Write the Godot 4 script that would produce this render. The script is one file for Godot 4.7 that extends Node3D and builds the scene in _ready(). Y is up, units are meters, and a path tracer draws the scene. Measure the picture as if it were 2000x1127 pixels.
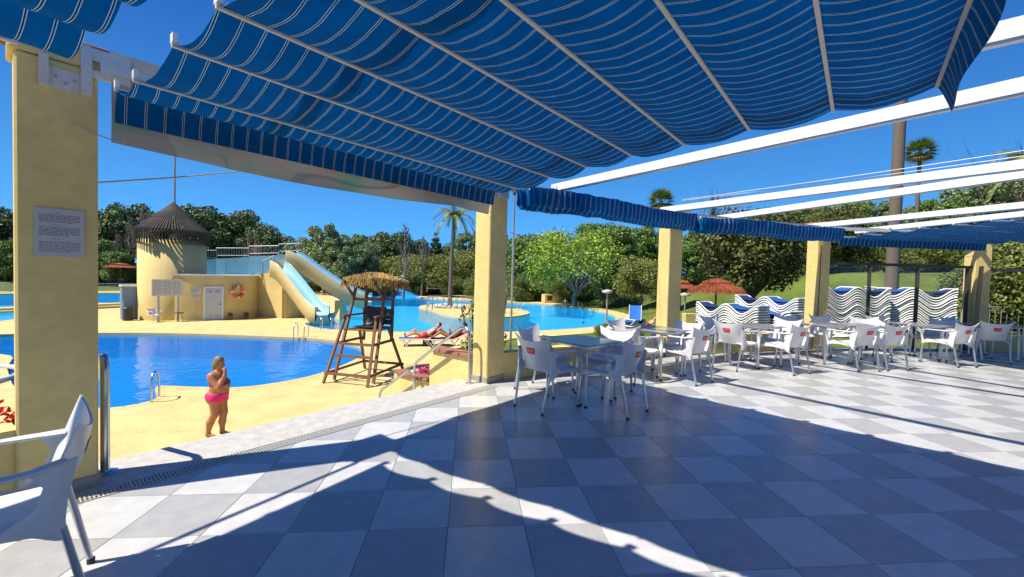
extends Node3D
# Terrace of a pool park. X runs along the terrace edge between the first two pillars, Z points inward
# (away from the pools), y is up, metres. Terrace floor at 0, pool deck at -1.8.

const DECK := -1.8
const WATER := -1.9
const TILE := 0.44
const SUN_X := 0.607   # shadow shift per metre of height
const SUN_Z := 0.317
var rng := RandomNumberGenerator.new()
var names := {}
var M := {}
var PILLARS := [Vector2(-3.72, -3.45), Vector2(0.245, -3.94), Vector2(4.325, -3.94), Vector2(8.25, -2.85), Vector2(11.75, -0.75), Vector2(14.55, 2.1), Vector2(16.3, 5.8)]

# ---------------------------------------------------------------- naming
func numbered(n: String) -> String:
	if not names.has(n):
		names[n] = 0
		return n
	names[n] += 1
	return "%s_%03d" % [n, names[n]]

func tag(o: Node, label: String, category: String, group := "") -> Node:
	o.set_meta("label", label)
	o.set_meta("category", category)
	if group != "":
		o.set_meta("group", group)
	return o

func thing(n: String, label: String, category: String, at := Vector3.ZERO, turn := 0.0, group := "") -> Node3D:
	var o := Node3D.new()
	o.name = numbered(n)
	add_child(o)
	o.position = at
	o.rotation.y = turn
	tag(o, label, category, group)
	return o

func put(n: String, mesh: Mesh, m: Material, parent: Node = null, at := Vector3.ZERO) -> MeshInstance3D:
	var o := MeshInstance3D.new()
	o.mesh = mesh
	o.material_override = m
	o.cast_shadow = GeometryInstance3D.SHADOW_CASTING_SETTING_ON
	if parent == null:
		o.name = numbered(n)
		add_child(o)
	else:
		o.name = n
		parent.add_child(o, true)
	o.position = at
	return o

func struct(n: String, mesh: Mesh, m: Material, at := Vector3.ZERO) -> MeshInstance3D:
	var o := put(n, mesh, m, null, at)
	o.set_meta("kind", "structure")
	return o

func dup(root: Node3D, at: Vector3, turn: float, label := "", group := "") -> Node3D:
	var r: Node3D = root.duplicate()
	var base: String = String(root.name)
	if base.length() > 4 and base[base.length() - 4] == "_" and base.right(3).is_valid_int():
		base = base.left(base.length() - 4)
	r.name = numbered(base)
	add_child(r)
	r.position = at
	r.rotation.y = turn
	if label != "":
		r.set_meta("label", label)
	if group != "":
		r.set_meta("group", group)
	return r

# ---------------------------------------------------------------- materials
func lin(r: float, g: float, b: float) -> Color:
	return Color(r, g, b).linear_to_srgb()

var noise_cache := {}
func noise_tex(lo: float, hi: float, freq: float, seed_ := 1, octaves := 4, size := 512) -> NoiseTexture2D:
	var key := "%s %s %s %s %s" % [lo, hi, freq, seed_, size]
	if noise_cache.has(key):
		return noise_cache[key]
	var n := FastNoiseLite.new()
	n.seed = seed_
	n.noise_type = FastNoiseLite.TYPE_SIMPLEX_SMOOTH
	n.frequency = freq
	n.fractal_octaves = octaves
	var g := Gradient.new()
	g.set_color(0, Color(lo, lo, lo))
	g.set_color(1, Color(hi, hi, hi))
	var t := NoiseTexture2D.new()
	t.width = size
	t.height = size
	t.seamless = true
	t.noise = n
	t.color_ramp = g
	noise_cache[key] = t
	return t

func mat(n: String, c: Color, rough := 0.6, metal := 0.0) -> StandardMaterial3D:
	var m := StandardMaterial3D.new()
	m.resource_name = n
	m.albedo_color = c
	m.roughness = rough
	m.metallic = metal
	m.cull_mode = BaseMaterial3D.CULL_DISABLED
	M[n] = m
	return m

func grain(m: StandardMaterial3D, lo: float, hi: float, freq: float, scale: float, world := true, seed_ := 1, bump := 0.0) -> StandardMaterial3D:
	m.albedo_texture = noise_tex(lo, hi, freq, seed_)
	m.uv1_triplanar = true
	m.uv1_world_triplanar = world
	m.uv1_scale = Vector3.ONE * scale
	if bump > 0.0:
		m.heightmap_enabled = true
		m.heightmap_scale = bump
		m.heightmap_texture = noise_tex(0.0, 1.0, freq * 2.0, seed_ + 7)
	return m

func patches(m: StandardMaterial3D, lo: float, hi: float, freq: float, scale: float, seed_ := 3) -> StandardMaterial3D:
	# second, coarser layer of tone so that repeats do not show
	m.detail_enabled = true
	m.detail_blend_mode = BaseMaterial3D.BLEND_MODE_MUL
	m.detail_albedo = noise_tex(lo, hi, freq, seed_)
	m.detail_uv_layer = BaseMaterial3D.DETAIL_UV_2
	m.uv2_triplanar = true
	m.uv2_world_triplanar = true
	m.uv2_scale = Vector3.ONE * scale
	return m

# ---------------------------------------------------------------- mesh helpers
func tool_() -> SurfaceTool:
	var st := SurfaceTool.new()
	st.begin(Mesh.PRIMITIVE_TRIANGLES)
	st.set_smooth_group(-1)
	return st

func done(st: SurfaceTool) -> ArrayMesh:
	st.generate_normals()
	return st.commit()

func tri(st: SurfaceTool, a: Vector3, b: Vector3, c: Vector3) -> void:
	st.add_vertex(a)
	st.add_vertex(c)
	st.add_vertex(b)

func quad(st: SurfaceTool, a: Vector3, b: Vector3, c: Vector3, d: Vector3) -> void:
	tri(st, a, b, c)
	tri(st, a, c, d)

func box(st: SurfaceTool, c: Vector3, s: Vector3, b := Basis()) -> void:
	var h := s * 0.5
	var p := []
	for i in 8:
		p.append(c + b * Vector3(h.x * (1 if i & 1 else -1), h.y * (1 if i & 2 else -1), h.z * (1 if i & 4 else -1)))
	quad(st, p[4], p[5], p[7], p[6])
	quad(st, p[1], p[0], p[2], p[3])
	quad(st, p[5], p[1], p[3], p[7])
	quad(st, p[0], p[4], p[6], p[2])
	quad(st, p[6], p[7], p[3], p[2])
	quad(st, p[0], p[1], p[5], p[4])

func bevel_box(st: SurfaceTool, c: Vector3, s: Vector3, r := 0.01, b := Basis()) -> void:
	# box with chamfered edges: three slabs' hull built as rings in y
	var h := s * 0.5
	var lv := [[-h.y, r], [-h.y + r, 0.0], [h.y - r, 0.0], [h.y, r]]
	var rings := []
	for l in lv:
		var i: float = l[1]
		var x := h.x - i
		var z := h.z - i
		var ring := []
		for q in [Vector2(-x + r, -z), Vector2(x - r, -z), Vector2(x, -z + r), Vector2(x, z - r), Vector2(x - r, z), Vector2(-x + r, z), Vector2(-x, z - r), Vector2(-x, -z + r)]:
			ring.append(c + b * Vector3(q.x, l[0], q.y))
		rings.append(ring)
	for k in 3:
		for j in 8:
			var j2 := (j + 1) % 8
			quad(st, rings[k][j2], rings[k][j], rings[k + 1][j], rings[k + 1][j2])
	for j in range(1, 7):
		tri(st, rings[3][0], rings[3][j + 1], rings[3][j])
		tri(st, rings[0][0], rings[0][j], rings[0][j + 1])

func bar(st: SurfaceTool, a: Vector3, b: Vector3, w: float, h: float) -> void:
	# rectangular bar from a to b, h in the upright direction
	var d := b - a
	var z := d.normalized()
	var up := Vector3.UP if absf(z.y) < 0.97 else Vector3.RIGHT
	var x := up.cross(z).normalized()
	var y := z.cross(x)
	box(st, (a + b) * 0.5, Vector3(w, h, d.length()), Basis(x, y, z))

func tube(st: SurfaceTool, pts: Array, r, sides := 8, cap := true) -> void:
	# r: number or one radius per point; smooth
	st.set_smooth_group(0)
	var n := pts.size()
	var rings := []
	var px := Vector3.ZERO
	for i in n:
		var t: Vector3 = (pts[mini(i + 1, n - 1)] - pts[maxi(i - 1, 0)]).normalized()
		if i == 0:
			px = (Vector3.UP if absf(t.y) < 0.9 else Vector3.RIGHT).cross(t).normalized()
		else:
			px = (px - t * px.dot(t)).normalized()
		var py := t.cross(px)
		var rr: float = r[i] if r is Array else r
		var ring := []
		for j in sides:
			var a := TAU * j / sides
			ring.append(pts[i] + (px * cos(a) + py * sin(a)) * rr)
		rings.append(ring)
	for i in n - 1:
		for j in sides:
			var j2 := (j + 1) % sides
			quad(st, rings[i][j], rings[i][j2], rings[i + 1][j2], rings[i + 1][j])
	st.set_smooth_group(-1)
	if cap:
		for j in range(1, sides - 1):
			tri(st, rings[0][0], rings[0][j + 1], rings[0][j])
			tri(st, rings[n - 1][0], rings[n - 1][j], rings[n - 1][j + 1])

func lathe(st: SurfaceTool, c: Vector3, prof: Array, sides := 24, a0 := 0.0, a1 := TAU) -> void:
	# prof: Vector2(radius, y) from bottom to top
	st.set_smooth_group(-1)
	for i in prof.size() - 1:
		st.set_smooth_group(10 + i)
		for j in sides:
			var s := a0 + (a1 - a0) * j / sides
			var e := a0 + (a1 - a0) * (j + 1) / sides
			var p: Vector2 = prof[i]
			var q: Vector2 = prof[i + 1]
			quad(st, c + Vector3(p.x * cos(s), p.y, -p.x * sin(s)), c + Vector3(p.x * cos(e), p.y, -p.x * sin(e)), c + Vector3(q.x * cos(e), q.y, -q.x * sin(e)), c + Vector3(q.x * cos(s), q.y, -q.x * sin(s)))
	st.set_smooth_group(-1)

func prism(st: SurfaceTool, poly: PackedVector2Array, y0: float, y1: float, bottom := false) -> void:
	# poly in (x, z); upright sides
	if poly.size() < 3:
		return
	var p := poly
	if Geometry2D.is_polygon_clockwise(p):
		p = p.duplicate()
		p.reverse()
	var t := Geometry2D.triangulate_polygon(p)
	for i in range(0, t.size(), 3):
		var a := Vector3(p[t[i]].x, y1, p[t[i]].y)
		var b := Vector3(p[t[i + 1]].x, y1, p[t[i + 1]].y)
		var c := Vector3(p[t[i + 2]].x, y1, p[t[i + 2]].y)
		if (b - a).cross(c - a).y < 0.0:
			tri(st, a, c, b)
		else:
			tri(st, a, b, c)
		if bottom:
			var dn := Vector3(0, y0 - y1, 0)
			if (b - a).cross(c - a).y < 0.0:
				tri(st, a + dn, b + dn, c + dn)
			else:
				tri(st, a + dn, c + dn, b + dn)
	if y1 > y0:
		for i in p.size():
			var a := p[i]
			var b := p[(i + 1) % p.size()]
			quad(st, Vector3(a.x, y1, a.y), Vector3(b.x, y1, b.y), Vector3(b.x, y0, b.y), Vector3(a.x, y0, a.y))

func smooth_poly(pts: Array, per := 5) -> PackedVector2Array:
	# closed Catmull-Rom through the points
	var out := PackedVector2Array()
	var n := pts.size()
	for i in n:
		var p0: Vector2 = pts[(i - 1 + n) % n]
		var p1: Vector2 = pts[i]
		var p2: Vector2 = pts[(i + 1) % n]
		var p3: Vector2 = pts[(i + 2) % n]
		for k in per:
			out.append(p1.cubic_interpolate(p2, p0, p3, float(k) / per))
	return out

func sheet(rows: Array, thick := 0.0) -> ArrayMesh:
	# rows: Array of Array[Vector3]; a smooth surface, doubled when thick
	var st := SurfaceTool.new()
	st.begin(Mesh.PRIMITIVE_TRIANGLES)
	st.set_smooth_group(0)
	sheet_into(st, rows, thick)
	return done(st)

func sheet_into(st: SurfaceTool, rows: Array, thick := 0.0) -> void:
	var nr := rows.size()
	var nc: int = rows[0].size()
	var back := []
	if thick > 0.0:
		for i in nr:
			var rr := []
			for j in nc:
				var du: Vector3 = rows[i][mini(j + 1, nc - 1)] - rows[i][maxi(j - 1, 0)]
				var dv: Vector3 = rows[mini(i + 1, nr - 1)][j] - rows[maxi(i - 1, 0)][j]
				rr.append(rows[i][j] - du.cross(dv).normalized() * thick)
			back.append(rr)
	st.set_smooth_group(0)
	for i in nr - 1:
		for j in nc - 1:
			quad(st, rows[i][j], rows[i][j + 1], rows[i + 1][j + 1], rows[i + 1][j])
	if thick > 0.0:
		st.set_smooth_group(1)
		for i in nr - 1:
			for j in nc - 1:
				quad(st, back[i][j + 1], back[i][j], back[i + 1][j], back[i + 1][j + 1])
		st.set_smooth_group(-1)
		for i in nr - 1:
			quad(st, rows[i][0], rows[i + 1][0], back[i + 1][0], back[i][0])
			quad(st, rows[i + 1][nc - 1], rows[i][nc - 1], back[i][nc - 1], back[i + 1][nc - 1])
		for j in nc - 1:
			quad(st, rows[0][j + 1], rows[0][j], back[0][j], back[0][j + 1])
			quad(st, rows[nr - 1][j], rows[nr - 1][j + 1], back[nr - 1][j + 1], back[nr - 1][j])

func v3(p: Vector2, y: float) -> Vector3:
	return Vector3(p.x, y, p.y)

# ---------------------------------------------------------------- body from bones: smooth union of tapered capsules, meshed as surface nets
func body_mesh(bones: Array, cell: float, k := 0.03, cut := []) -> ArrayMesh:
	# bones: [a, b, ra, rb, squash(optional Vector3)]; cut: planes [n, d] kept where n.p - d < 0
	var lo := Vector3.INF
	var hi := -Vector3.INF
	for b in bones:
		var r := maxf(b[2], b[3]) + 2.5 * cell
		lo = lo.min((b[0] as Vector3).min(b[1]) - Vector3.ONE * r)
		hi = hi.max((b[0] as Vector3).max(b[1]) + Vector3.ONE * r)
	var nx := int((hi.x - lo.x) / cell) + 2
	var ny := int((hi.y - lo.y) / cell) + 2
	var nz := int((hi.z - lo.z) / cell) + 2
	var f := PackedFloat32Array()
	f.resize(nx * ny * nz)
	f.fill(1.0)
	for b in bones:
		var a0: Vector3 = b[0]
		var d: Vector3 = b[1] - a0
		var l2 := maxf(d.length_squared(), 1e-9)
		var ra: float = b[2]
		var rb: float = b[3]
		var sq: Vector3 = b[4] if b.size() > 4 else Vector3.ONE
		var r := maxf(ra, rb) * maxf(1.0, maxf(1.0 / sq.x, maxf(1.0 / sq.y, 1.0 / sq.z))) + 2.5 * cell + k
		var blo := a0.min(b[1]) - Vector3.ONE * r
		var bhi := a0.max(b[1]) + Vector3.ONE * r
		var i0 := maxi(0, int((blo.x - lo.x) / cell))
		var i1 := mini(nx - 1, int((bhi.x - lo.x) / cell) + 1)
		var j0 := maxi(0, int((blo.y - lo.y) / cell))
		var j1 := mini(ny - 1, int((bhi.y - lo.y) / cell) + 1)
		var k0 := maxi(0, int((blo.z - lo.z) / cell))
		var k1 := mini(nz - 1, int((bhi.z - lo.z) / cell) + 1)
		for kk in range(k0, k1 + 1):
			for j in range(j0, j1 + 1):
				var base := (kk * ny + j) * nx
				for i in range(i0, i1 + 1):
					var p := lo + Vector3(i, j, kk) * cell
					var t := clampf((p - a0).dot(d) / l2, 0.0, 1.0)
					var e := ((p - a0 - d * t) * sq).length() - lerpf(ra, rb, t)
					var g := f[base + i]
					var h := maxf(k - absf(g - e), 0.0) / k
					f[base + i] = minf(g, e) - h * h * k * 0.25
	for c in cut:
		for kk in nz:
			for j in ny:
				for i in nx:
					var p := lo + Vector3(i, j, kk) * cell
					var q: float = (c[0] as Vector3).dot(p) - c[1]
					var id := (kk * ny + j) * nx + i
					f[id] = maxf(f[id], q)
	var vid := {}
	var st := SurfaceTool.new()
	st.begin(Mesh.PRIMITIVE_TRIANGLES)
	var vs := PackedVector3Array()
	var off := [0, 1, nx, nx + 1, nx * ny, nx * ny + 1, nx * ny + nx, nx * ny + nx + 1]
	for kk in nz - 1:
		for j in ny - 1:
			for i in nx - 1:
				var b0 := (kk * ny + j) * nx + i
				var inside := 0
				for o in 8:
					if f[b0 + off[o]] < 0.0:
						inside += 1
				if inside == 0 or inside == 8:
					continue
				var s := Vector3.ZERO
				var cnt := 0
				for e in [[0, 1], [2, 3], [4, 5], [6, 7], [0, 2], [1, 3], [4, 6], [5, 7], [0, 4], [1, 5], [2, 6], [3, 7]]:
					var fa := f[b0 + off[e[0]]]
					var fb := f[b0 + off[e[1]]]
					if (fa < 0.0) != (fb < 0.0):
						var t := fa / (fa - fb)
						var pa := Vector3(e[0] & 1, (e[0] >> 1) & 1, e[0] >> 2)
						var pb := Vector3(e[1] & 1, (e[1] >> 1) & 1, e[1] >> 2)
						s += pa.lerp(pb, t)
						cnt += 1
				vid[b0] = vs.size()
				vs.append(lo + (Vector3(i, j, kk) + s / cnt) * cell)
	st.set_smooth_group(0)
	var ax := [1, nx, nx * ny]
	for b0 in vid:
		for a in 3:
			var o1: int = ax[(a + 1) % 3]
			var o2: int = ax[(a + 2) % 3]
			var fa := f[b0]
			var fb := f[b0 + ax[a]]
			if (fa < 0.0) == (fb < 0.0):
				continue
			if not (vid.has(b0 - o1) and vid.has(b0 - o2) and vid.has(b0 - o1 - o2)):
				continue
			var q := [vs[vid[b0]], vs[vid[b0 - o1]], vs[vid[b0 - o1 - o2]], vs[vid[b0 - o2]]]
			if fa < 0.0:
				quad(st, q[0], q[1], q[2], q[3])
			else:
				quad(st, q[3], q[2], q[1], q[0])
	return done(st)

func _ready() -> void:
	rng.seed = 20240611
	# ---- camera
	var cam := Camera3D.new()
	cam.name = "camera"
	add_child(cam)
	cam.transform = Transform3D(Basis(Vector3(0.63469, 0.02624, 0.77232), Vector3(0.00536, 0.99925, -0.03835), Vector3(-0.77275, 0.02848, 0.63408)).orthonormalized(), Vector3(0, 1.437, 0))
	cam.fov = 68.49
	cam.near = 0.05
	cam.far = 1500.0
	cam.current = true
	# ---- sky and exposure
	var sm := ProceduralSkyMaterial.new()
	sm.sky_top_color = Color(0.042, 0.235, 0.55)
	sm.sky_horizon_color = Color(0.33, 0.64, 0.89)
	sm.sky_curve = 0.19
	sm.ground_horizon_color = Color(0.42, 0.5, 0.52)
	sm.ground_bottom_color = Color(0.3, 0.29, 0.25)
	sm.sun_angle_max = 12.0
	var sky := Sky.new()
	sky.sky_material = sm
	var env := Environment.new()
	env.background_mode = Environment.BG_SKY
	env.sky = sky
	env.background_energy_multiplier = 1.0
	env.tonemap_mode = Environment.TONE_MAPPER_LINEAR
	env.tonemap_exposure = 1.66
	env.sdfgi_enabled = true
	env.ssao_enabled = true
	env.ssil_enabled = true
	var we := WorldEnvironment.new()
	we.name = "environment"
	we.environment = env
	add_child(we)
	# ---- sun: high, from the left and slightly behind the camera
	var sun := DirectionalLight3D.new()
	sun.name = "sun"
	add_child(sun)
	sun.look_at_from_position(Vector3(-SUN_X, 1, -SUN_Z) * 50.0, Vector3.ZERO)
	sun.light_energy = 1.5
	sun.light_color = Color(1.0, 0.965, 0.9)
	sun.light_angular_distance = 0.53
	sun.shadow_enabled = true
	# ---- the place
	materials()
	ground_and_pools()
	terrace()
	pillars()
	pergola()
	awnings()
	slide_building()
	furniture()
	pool_things()
	lawn_things()
	people()
	vegetation()

func materials() -> void:
	# terrace
	var m := grain(mat("pale_tile", lin(0.72, 0.725, 0.725), 0.27), 0.78, 1.0, 0.2, 1.8, true, 4)
	patches(m, 0.92, 1.0, 0.025, 0.45, 5)
	m = grain(mat("pale_tile_b", lin(0.69, 0.695, 0.7), 0.27), 0.78, 1.0, 0.2, 1.8, true, 4)
	patches(m, 0.92, 1.0, 0.025, 0.45, 5)
	m = grain(mat("grey_tile", lin(0.53, 0.54, 0.545), 0.27), 0.76, 1.0, 0.2, 1.8, true, 6)
	patches(m, 0.92, 1.0, 0.025, 0.45, 5)
	m = grain(mat("grey_tile_b", lin(0.505, 0.515, 0.525), 0.27), 0.76, 1.0, 0.2, 1.8, true, 6)
	patches(m, 0.92, 1.0, 0.025, 0.45, 5)
	grain(mat("grout", lin(0.42, 0.42, 0.41), 0.9), 0.8, 1.0, 0.06, 2.0)
	m = grain(mat("step_stone", lin(0.62, 0.61, 0.58), 0.6), 0.88, 1.0, 0.05, 1.6, true, 8, 0.1)
	patches(m, 0.86, 1.0, 0.03, 0.5, 9)
	mat("drain_steel", lin(0.3, 0.3, 0.29), 0.7)
	mat("grate", lin(0.5, 0.5, 0.47), 0.5, 0.3)
	# yellow paint
	m = grain(mat("yellow_wall", lin(0.8, 0.63, 0.25), 0.75), 0.94, 1.0, 0.02, 0.8, true, 11, 0.08)
	patches(m, 0.9, 1.0, 0.012, 0.25, 12)
	m = grain(mat("yellow_deck", lin(0.79, 0.61, 0.26), 0.8), 0.9, 1.0, 0.04, 0.55, true, 13, 0.15)
	patches(m, 0.87, 1.0, 0.02, 0.1, 14)
	m = grain(mat("yellow_building", lin(0.8, 0.625, 0.24), 0.8), 0.9, 1.0, 0.03, 0.6, true, 15, 0.3)
	patches(m, 0.88, 1.0, 0.012, 0.12, 16)
	grain(mat("plinth", lin(0.4, 0.38, 0.33), 0.85), 0.75, 1.0, 0.06, 2.0, true, 17)
	grain(mat("cap_tile", lin(0.36, 0.13, 0.07), 0.85), 0.7, 1.0, 0.06, 3.0, true, 18)
	grain(mat("brick", lin(0.42, 0.19, 0.12), 0.85), 0.7, 1.0, 0.06, 3.0, true, 18)
	# metal, plastic
	grain(mat("white_metal", lin(0.78, 0.78, 0.76), 0.4), 0.92, 1.0, 0.03, 1.0, true, 19)
	grain(mat("old_white", lin(0.62, 0.61, 0.57), 0.6), 0.9, 1.0, 0.04, 2.0, true, 20)
	mat("steel", lin(0.55, 0.55, 0.55), 0.22, 1.0)
	mat("aluminium", lin(0.6, 0.6, 0.6), 0.35, 0.9)
	mat("galvanised", lin(0.42, 0.43, 0.44), 0.45, 0.7)
	grain(mat("chair_resin", lin(0.69, 0.69, 0.69), 0.36), 0.95, 1.0, 0.03, 2.0, false, 21)
	mat("rubber", lin(0.03, 0.03, 0.03), 0.7)
	grain(mat("table_laminate", lin(0.3, 0.3, 0.31), 0.2), 0.88, 1.0, 0.05, 2.0, false, 22)
	mat("dark_frame", lin(0.035, 0.03, 0.028), 0.5)
	m = mat("pane", Color(0.8, 0.85, 0.85, 0.015), 0.02)
	m.transparency = BaseMaterial3D.TRANSPARENCY_ALPHA
	m.metallic_specular = 0.22
	grain(mat("facade_paint", lin(0.82, 0.68, 0.36), 0.8), 0.9, 1.0, 0.02, 0.5)  # warm cream of the added front, chosen to bounce fill onto the terrace
	mat("bounce_infill", lin(0.6, 0.5, 0.32), 0.8)  # pale infill of the added front, kept light for its bounce
	mat("dark_glass", lin(0.03, 0.035, 0.04), 0.08)
	mat("black", lin(0.02, 0.02, 0.022), 0.5)
	mat("orange_buoy", lin(0.75, 0.13, 0.03), 0.45)
	mat("white_paint", lin(0.75, 0.75, 0.73), 0.5)
	grain(mat("door_paint", lin(0.55, 0.58, 0.6), 0.5), 0.9, 1.0, 0.02, 0.8, true, 23)
	mat("lounger_white", lin(0.74, 0.74, 0.71), 0.4)
	mat("lounger_blue", lin(0.012, 0.09, 0.34), 0.6)
	mat("lounger_navy", lin(0.008, 0.03, 0.12), 0.6)
	# slide
	grain(mat("slide_blue", lin(0.36, 0.66, 0.82), 0.25), 0.92, 1.0, 0.02, 0.4, true, 24)
	grain(mat("slide_yellow", lin(0.82, 0.68, 0.34), 0.45), 0.9, 1.0, 0.03, 0.5, true, 25)
	grain(mat("platform_blue", lin(0.22, 0.5, 0.64), 0.5), 0.88, 1.0, 0.03, 0.5, true, 26)
	# wood and thatch
	m = mat("wood", lin(0.29, 0.15, 0.085), 0.75)
	grain(m, 0.6, 1.0, 0.05, 2.0, false, 27, 0.3)
	grain(mat("grey_wood", lin(0.075, 0.065, 0.058), 0.85), 0.6, 1.0, 0.05, 1.0, false, 28)
	mat("thatch", lin(1, 1, 1), 0.9).vertex_color_use_as_albedo = true
	# pools
	grain(mat("pool_paint", lin(0.014, 0.31, 0.68), 0.5), 0.9, 1.0, 0.02, 0.2, true, 29)
	grain(mat("pool_paint_light", lin(0.06, 0.62, 0.88), 0.5), 0.9, 1.0, 0.02, 0.2, true, 29)
	grain(mat("pool_rim", lin(0.12, 0.3, 0.42), 0.5), 0.75, 1.0, 0.08, 1.0, true, 30)
	# plants
	m = mat("leaf", Color.WHITE, 0.6)
	m.vertex_color_use_as_albedo = true
	m.backlight_enabled = true
	m.backlight = lin(0.12, 0.2, 0.03)
	grain(mat("bark", lin(0.16, 0.12, 0.085), 0.9), 0.55, 1.0, 0.05, 1.0, false, 31, 0.6)
	grain(mat("pale_bark", lin(0.36, 0.3, 0.24), 0.85), 0.6, 1.0, 0.05, 1.0, false, 32, 0.5)
	grain(mat("palm_bark", lin(0.24, 0.19, 0.145), 0.9), 0.6, 1.0, 0.06, 1.4, false, 33, 0.6)
	# skin and cloth
	grain(mat("skin_tan", lin(0.44, 0.2, 0.1), 0.55), 0.9, 1.0, 0.02, 2.0, false, 34)
	mat("skin_pale", lin(0.55, 0.27, 0.17), 0.55)
	mat("pink_cloth", lin(0.75, 0.015, 0.2), 0.7)
	mat("wine_cloth", lin(0.25, 0.015, 0.05), 0.7)
	mat("red_cloth", lin(0.55, 0.03, 0.02), 0.8)
	mat("navy_cloth", lin(0.015, 0.02, 0.06), 0.8)
	mat("grey_hair", lin(0.2, 0.15, 0.11), 0.6)
	mat("dark_hair", lin(0.03, 0.02, 0.015), 0.6)

# ---------------------------------------------------------------- ground, deck, pools
var deck_poly: PackedVector2Array
var pools := []          # [name, outline]
var island: PackedVector2Array
var HILL := [[7.0, -6.0, -0.35], [9.0, -4.2, -0.15], [13, -4, -0.12], [16, -2, -0.12], [18, 2, -0.1], [21, 5, 0.1], [12, -9.0, -1.3], [20, -9, -1.3], [24.3, -5.9, -0.9], [27.2, -4.7, -0.35], [26.8, -8.2, -1.2], [22, -11, -1.6], [38, -16.8, -1.6], [44.2, -20.2, -1.5], [43.3, -26, -1.2], [48, -21, -0.6], [57, -25, 0.4], [50, -36, -1.7], [26.2, 0.4, 0.55], [39.3, 0.6, 2.4], [52.4, 0.8, 4.0], [65.5, 1.0, 5.4], [28.5, 3.2, 0.7], [42.7, 4.8, 2.5], [57, 6.4, 4.2], [29.9, -3.0, 0.4], [41.8, -4.2, 2.2], [53.8, -5.4, 3.4], [32.4, -7.8, -0.2], [37.8, -9.1, 0.8], [48.6, -11.7, 2.1], [59.4, -14.3, 3.0], [32, 12, 1.6], [48, 16, 3.6], [75, -40, 0.0], [85, 22, 7.0], [80, -10, 5.5], [60, -72, -1.5], [0, -88, -1.7], [-40, -70, -1.7], [30, -84, -1.6], [14, 10, 0.0], [16, 22, 0.5]]

func poly_dist(p: Vector2, poly: PackedVector2Array) -> float:
	var d := 1e9
	for i in poly.size():
		d = minf(d, Geometry2D.get_closest_point_to_segment(p, poly[i], poly[(i + 1) % poly.size()]).distance_to(p))
	return -d if Geometry2D.is_point_in_polygon(p, poly) else d

func terrain(x: float, z: float) -> float:
	var p := Vector2(x, z)
	var s := 0.0
	var w := 0.0
	for c in HILL:
		var q := 1.0 / (pow(Vector2(c[0], c[1]).distance_squared_to(p), 1.6) + 3.0)
		s += q * c[2]
		w += q
	var h := s / w
	var d := poly_dist(p, deck_poly)
	if d < 0.0:
		return DECK - 0.06
	return lerpf(DECK + 0.02, h, smoothstep(0.0, 5.0, d))

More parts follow.
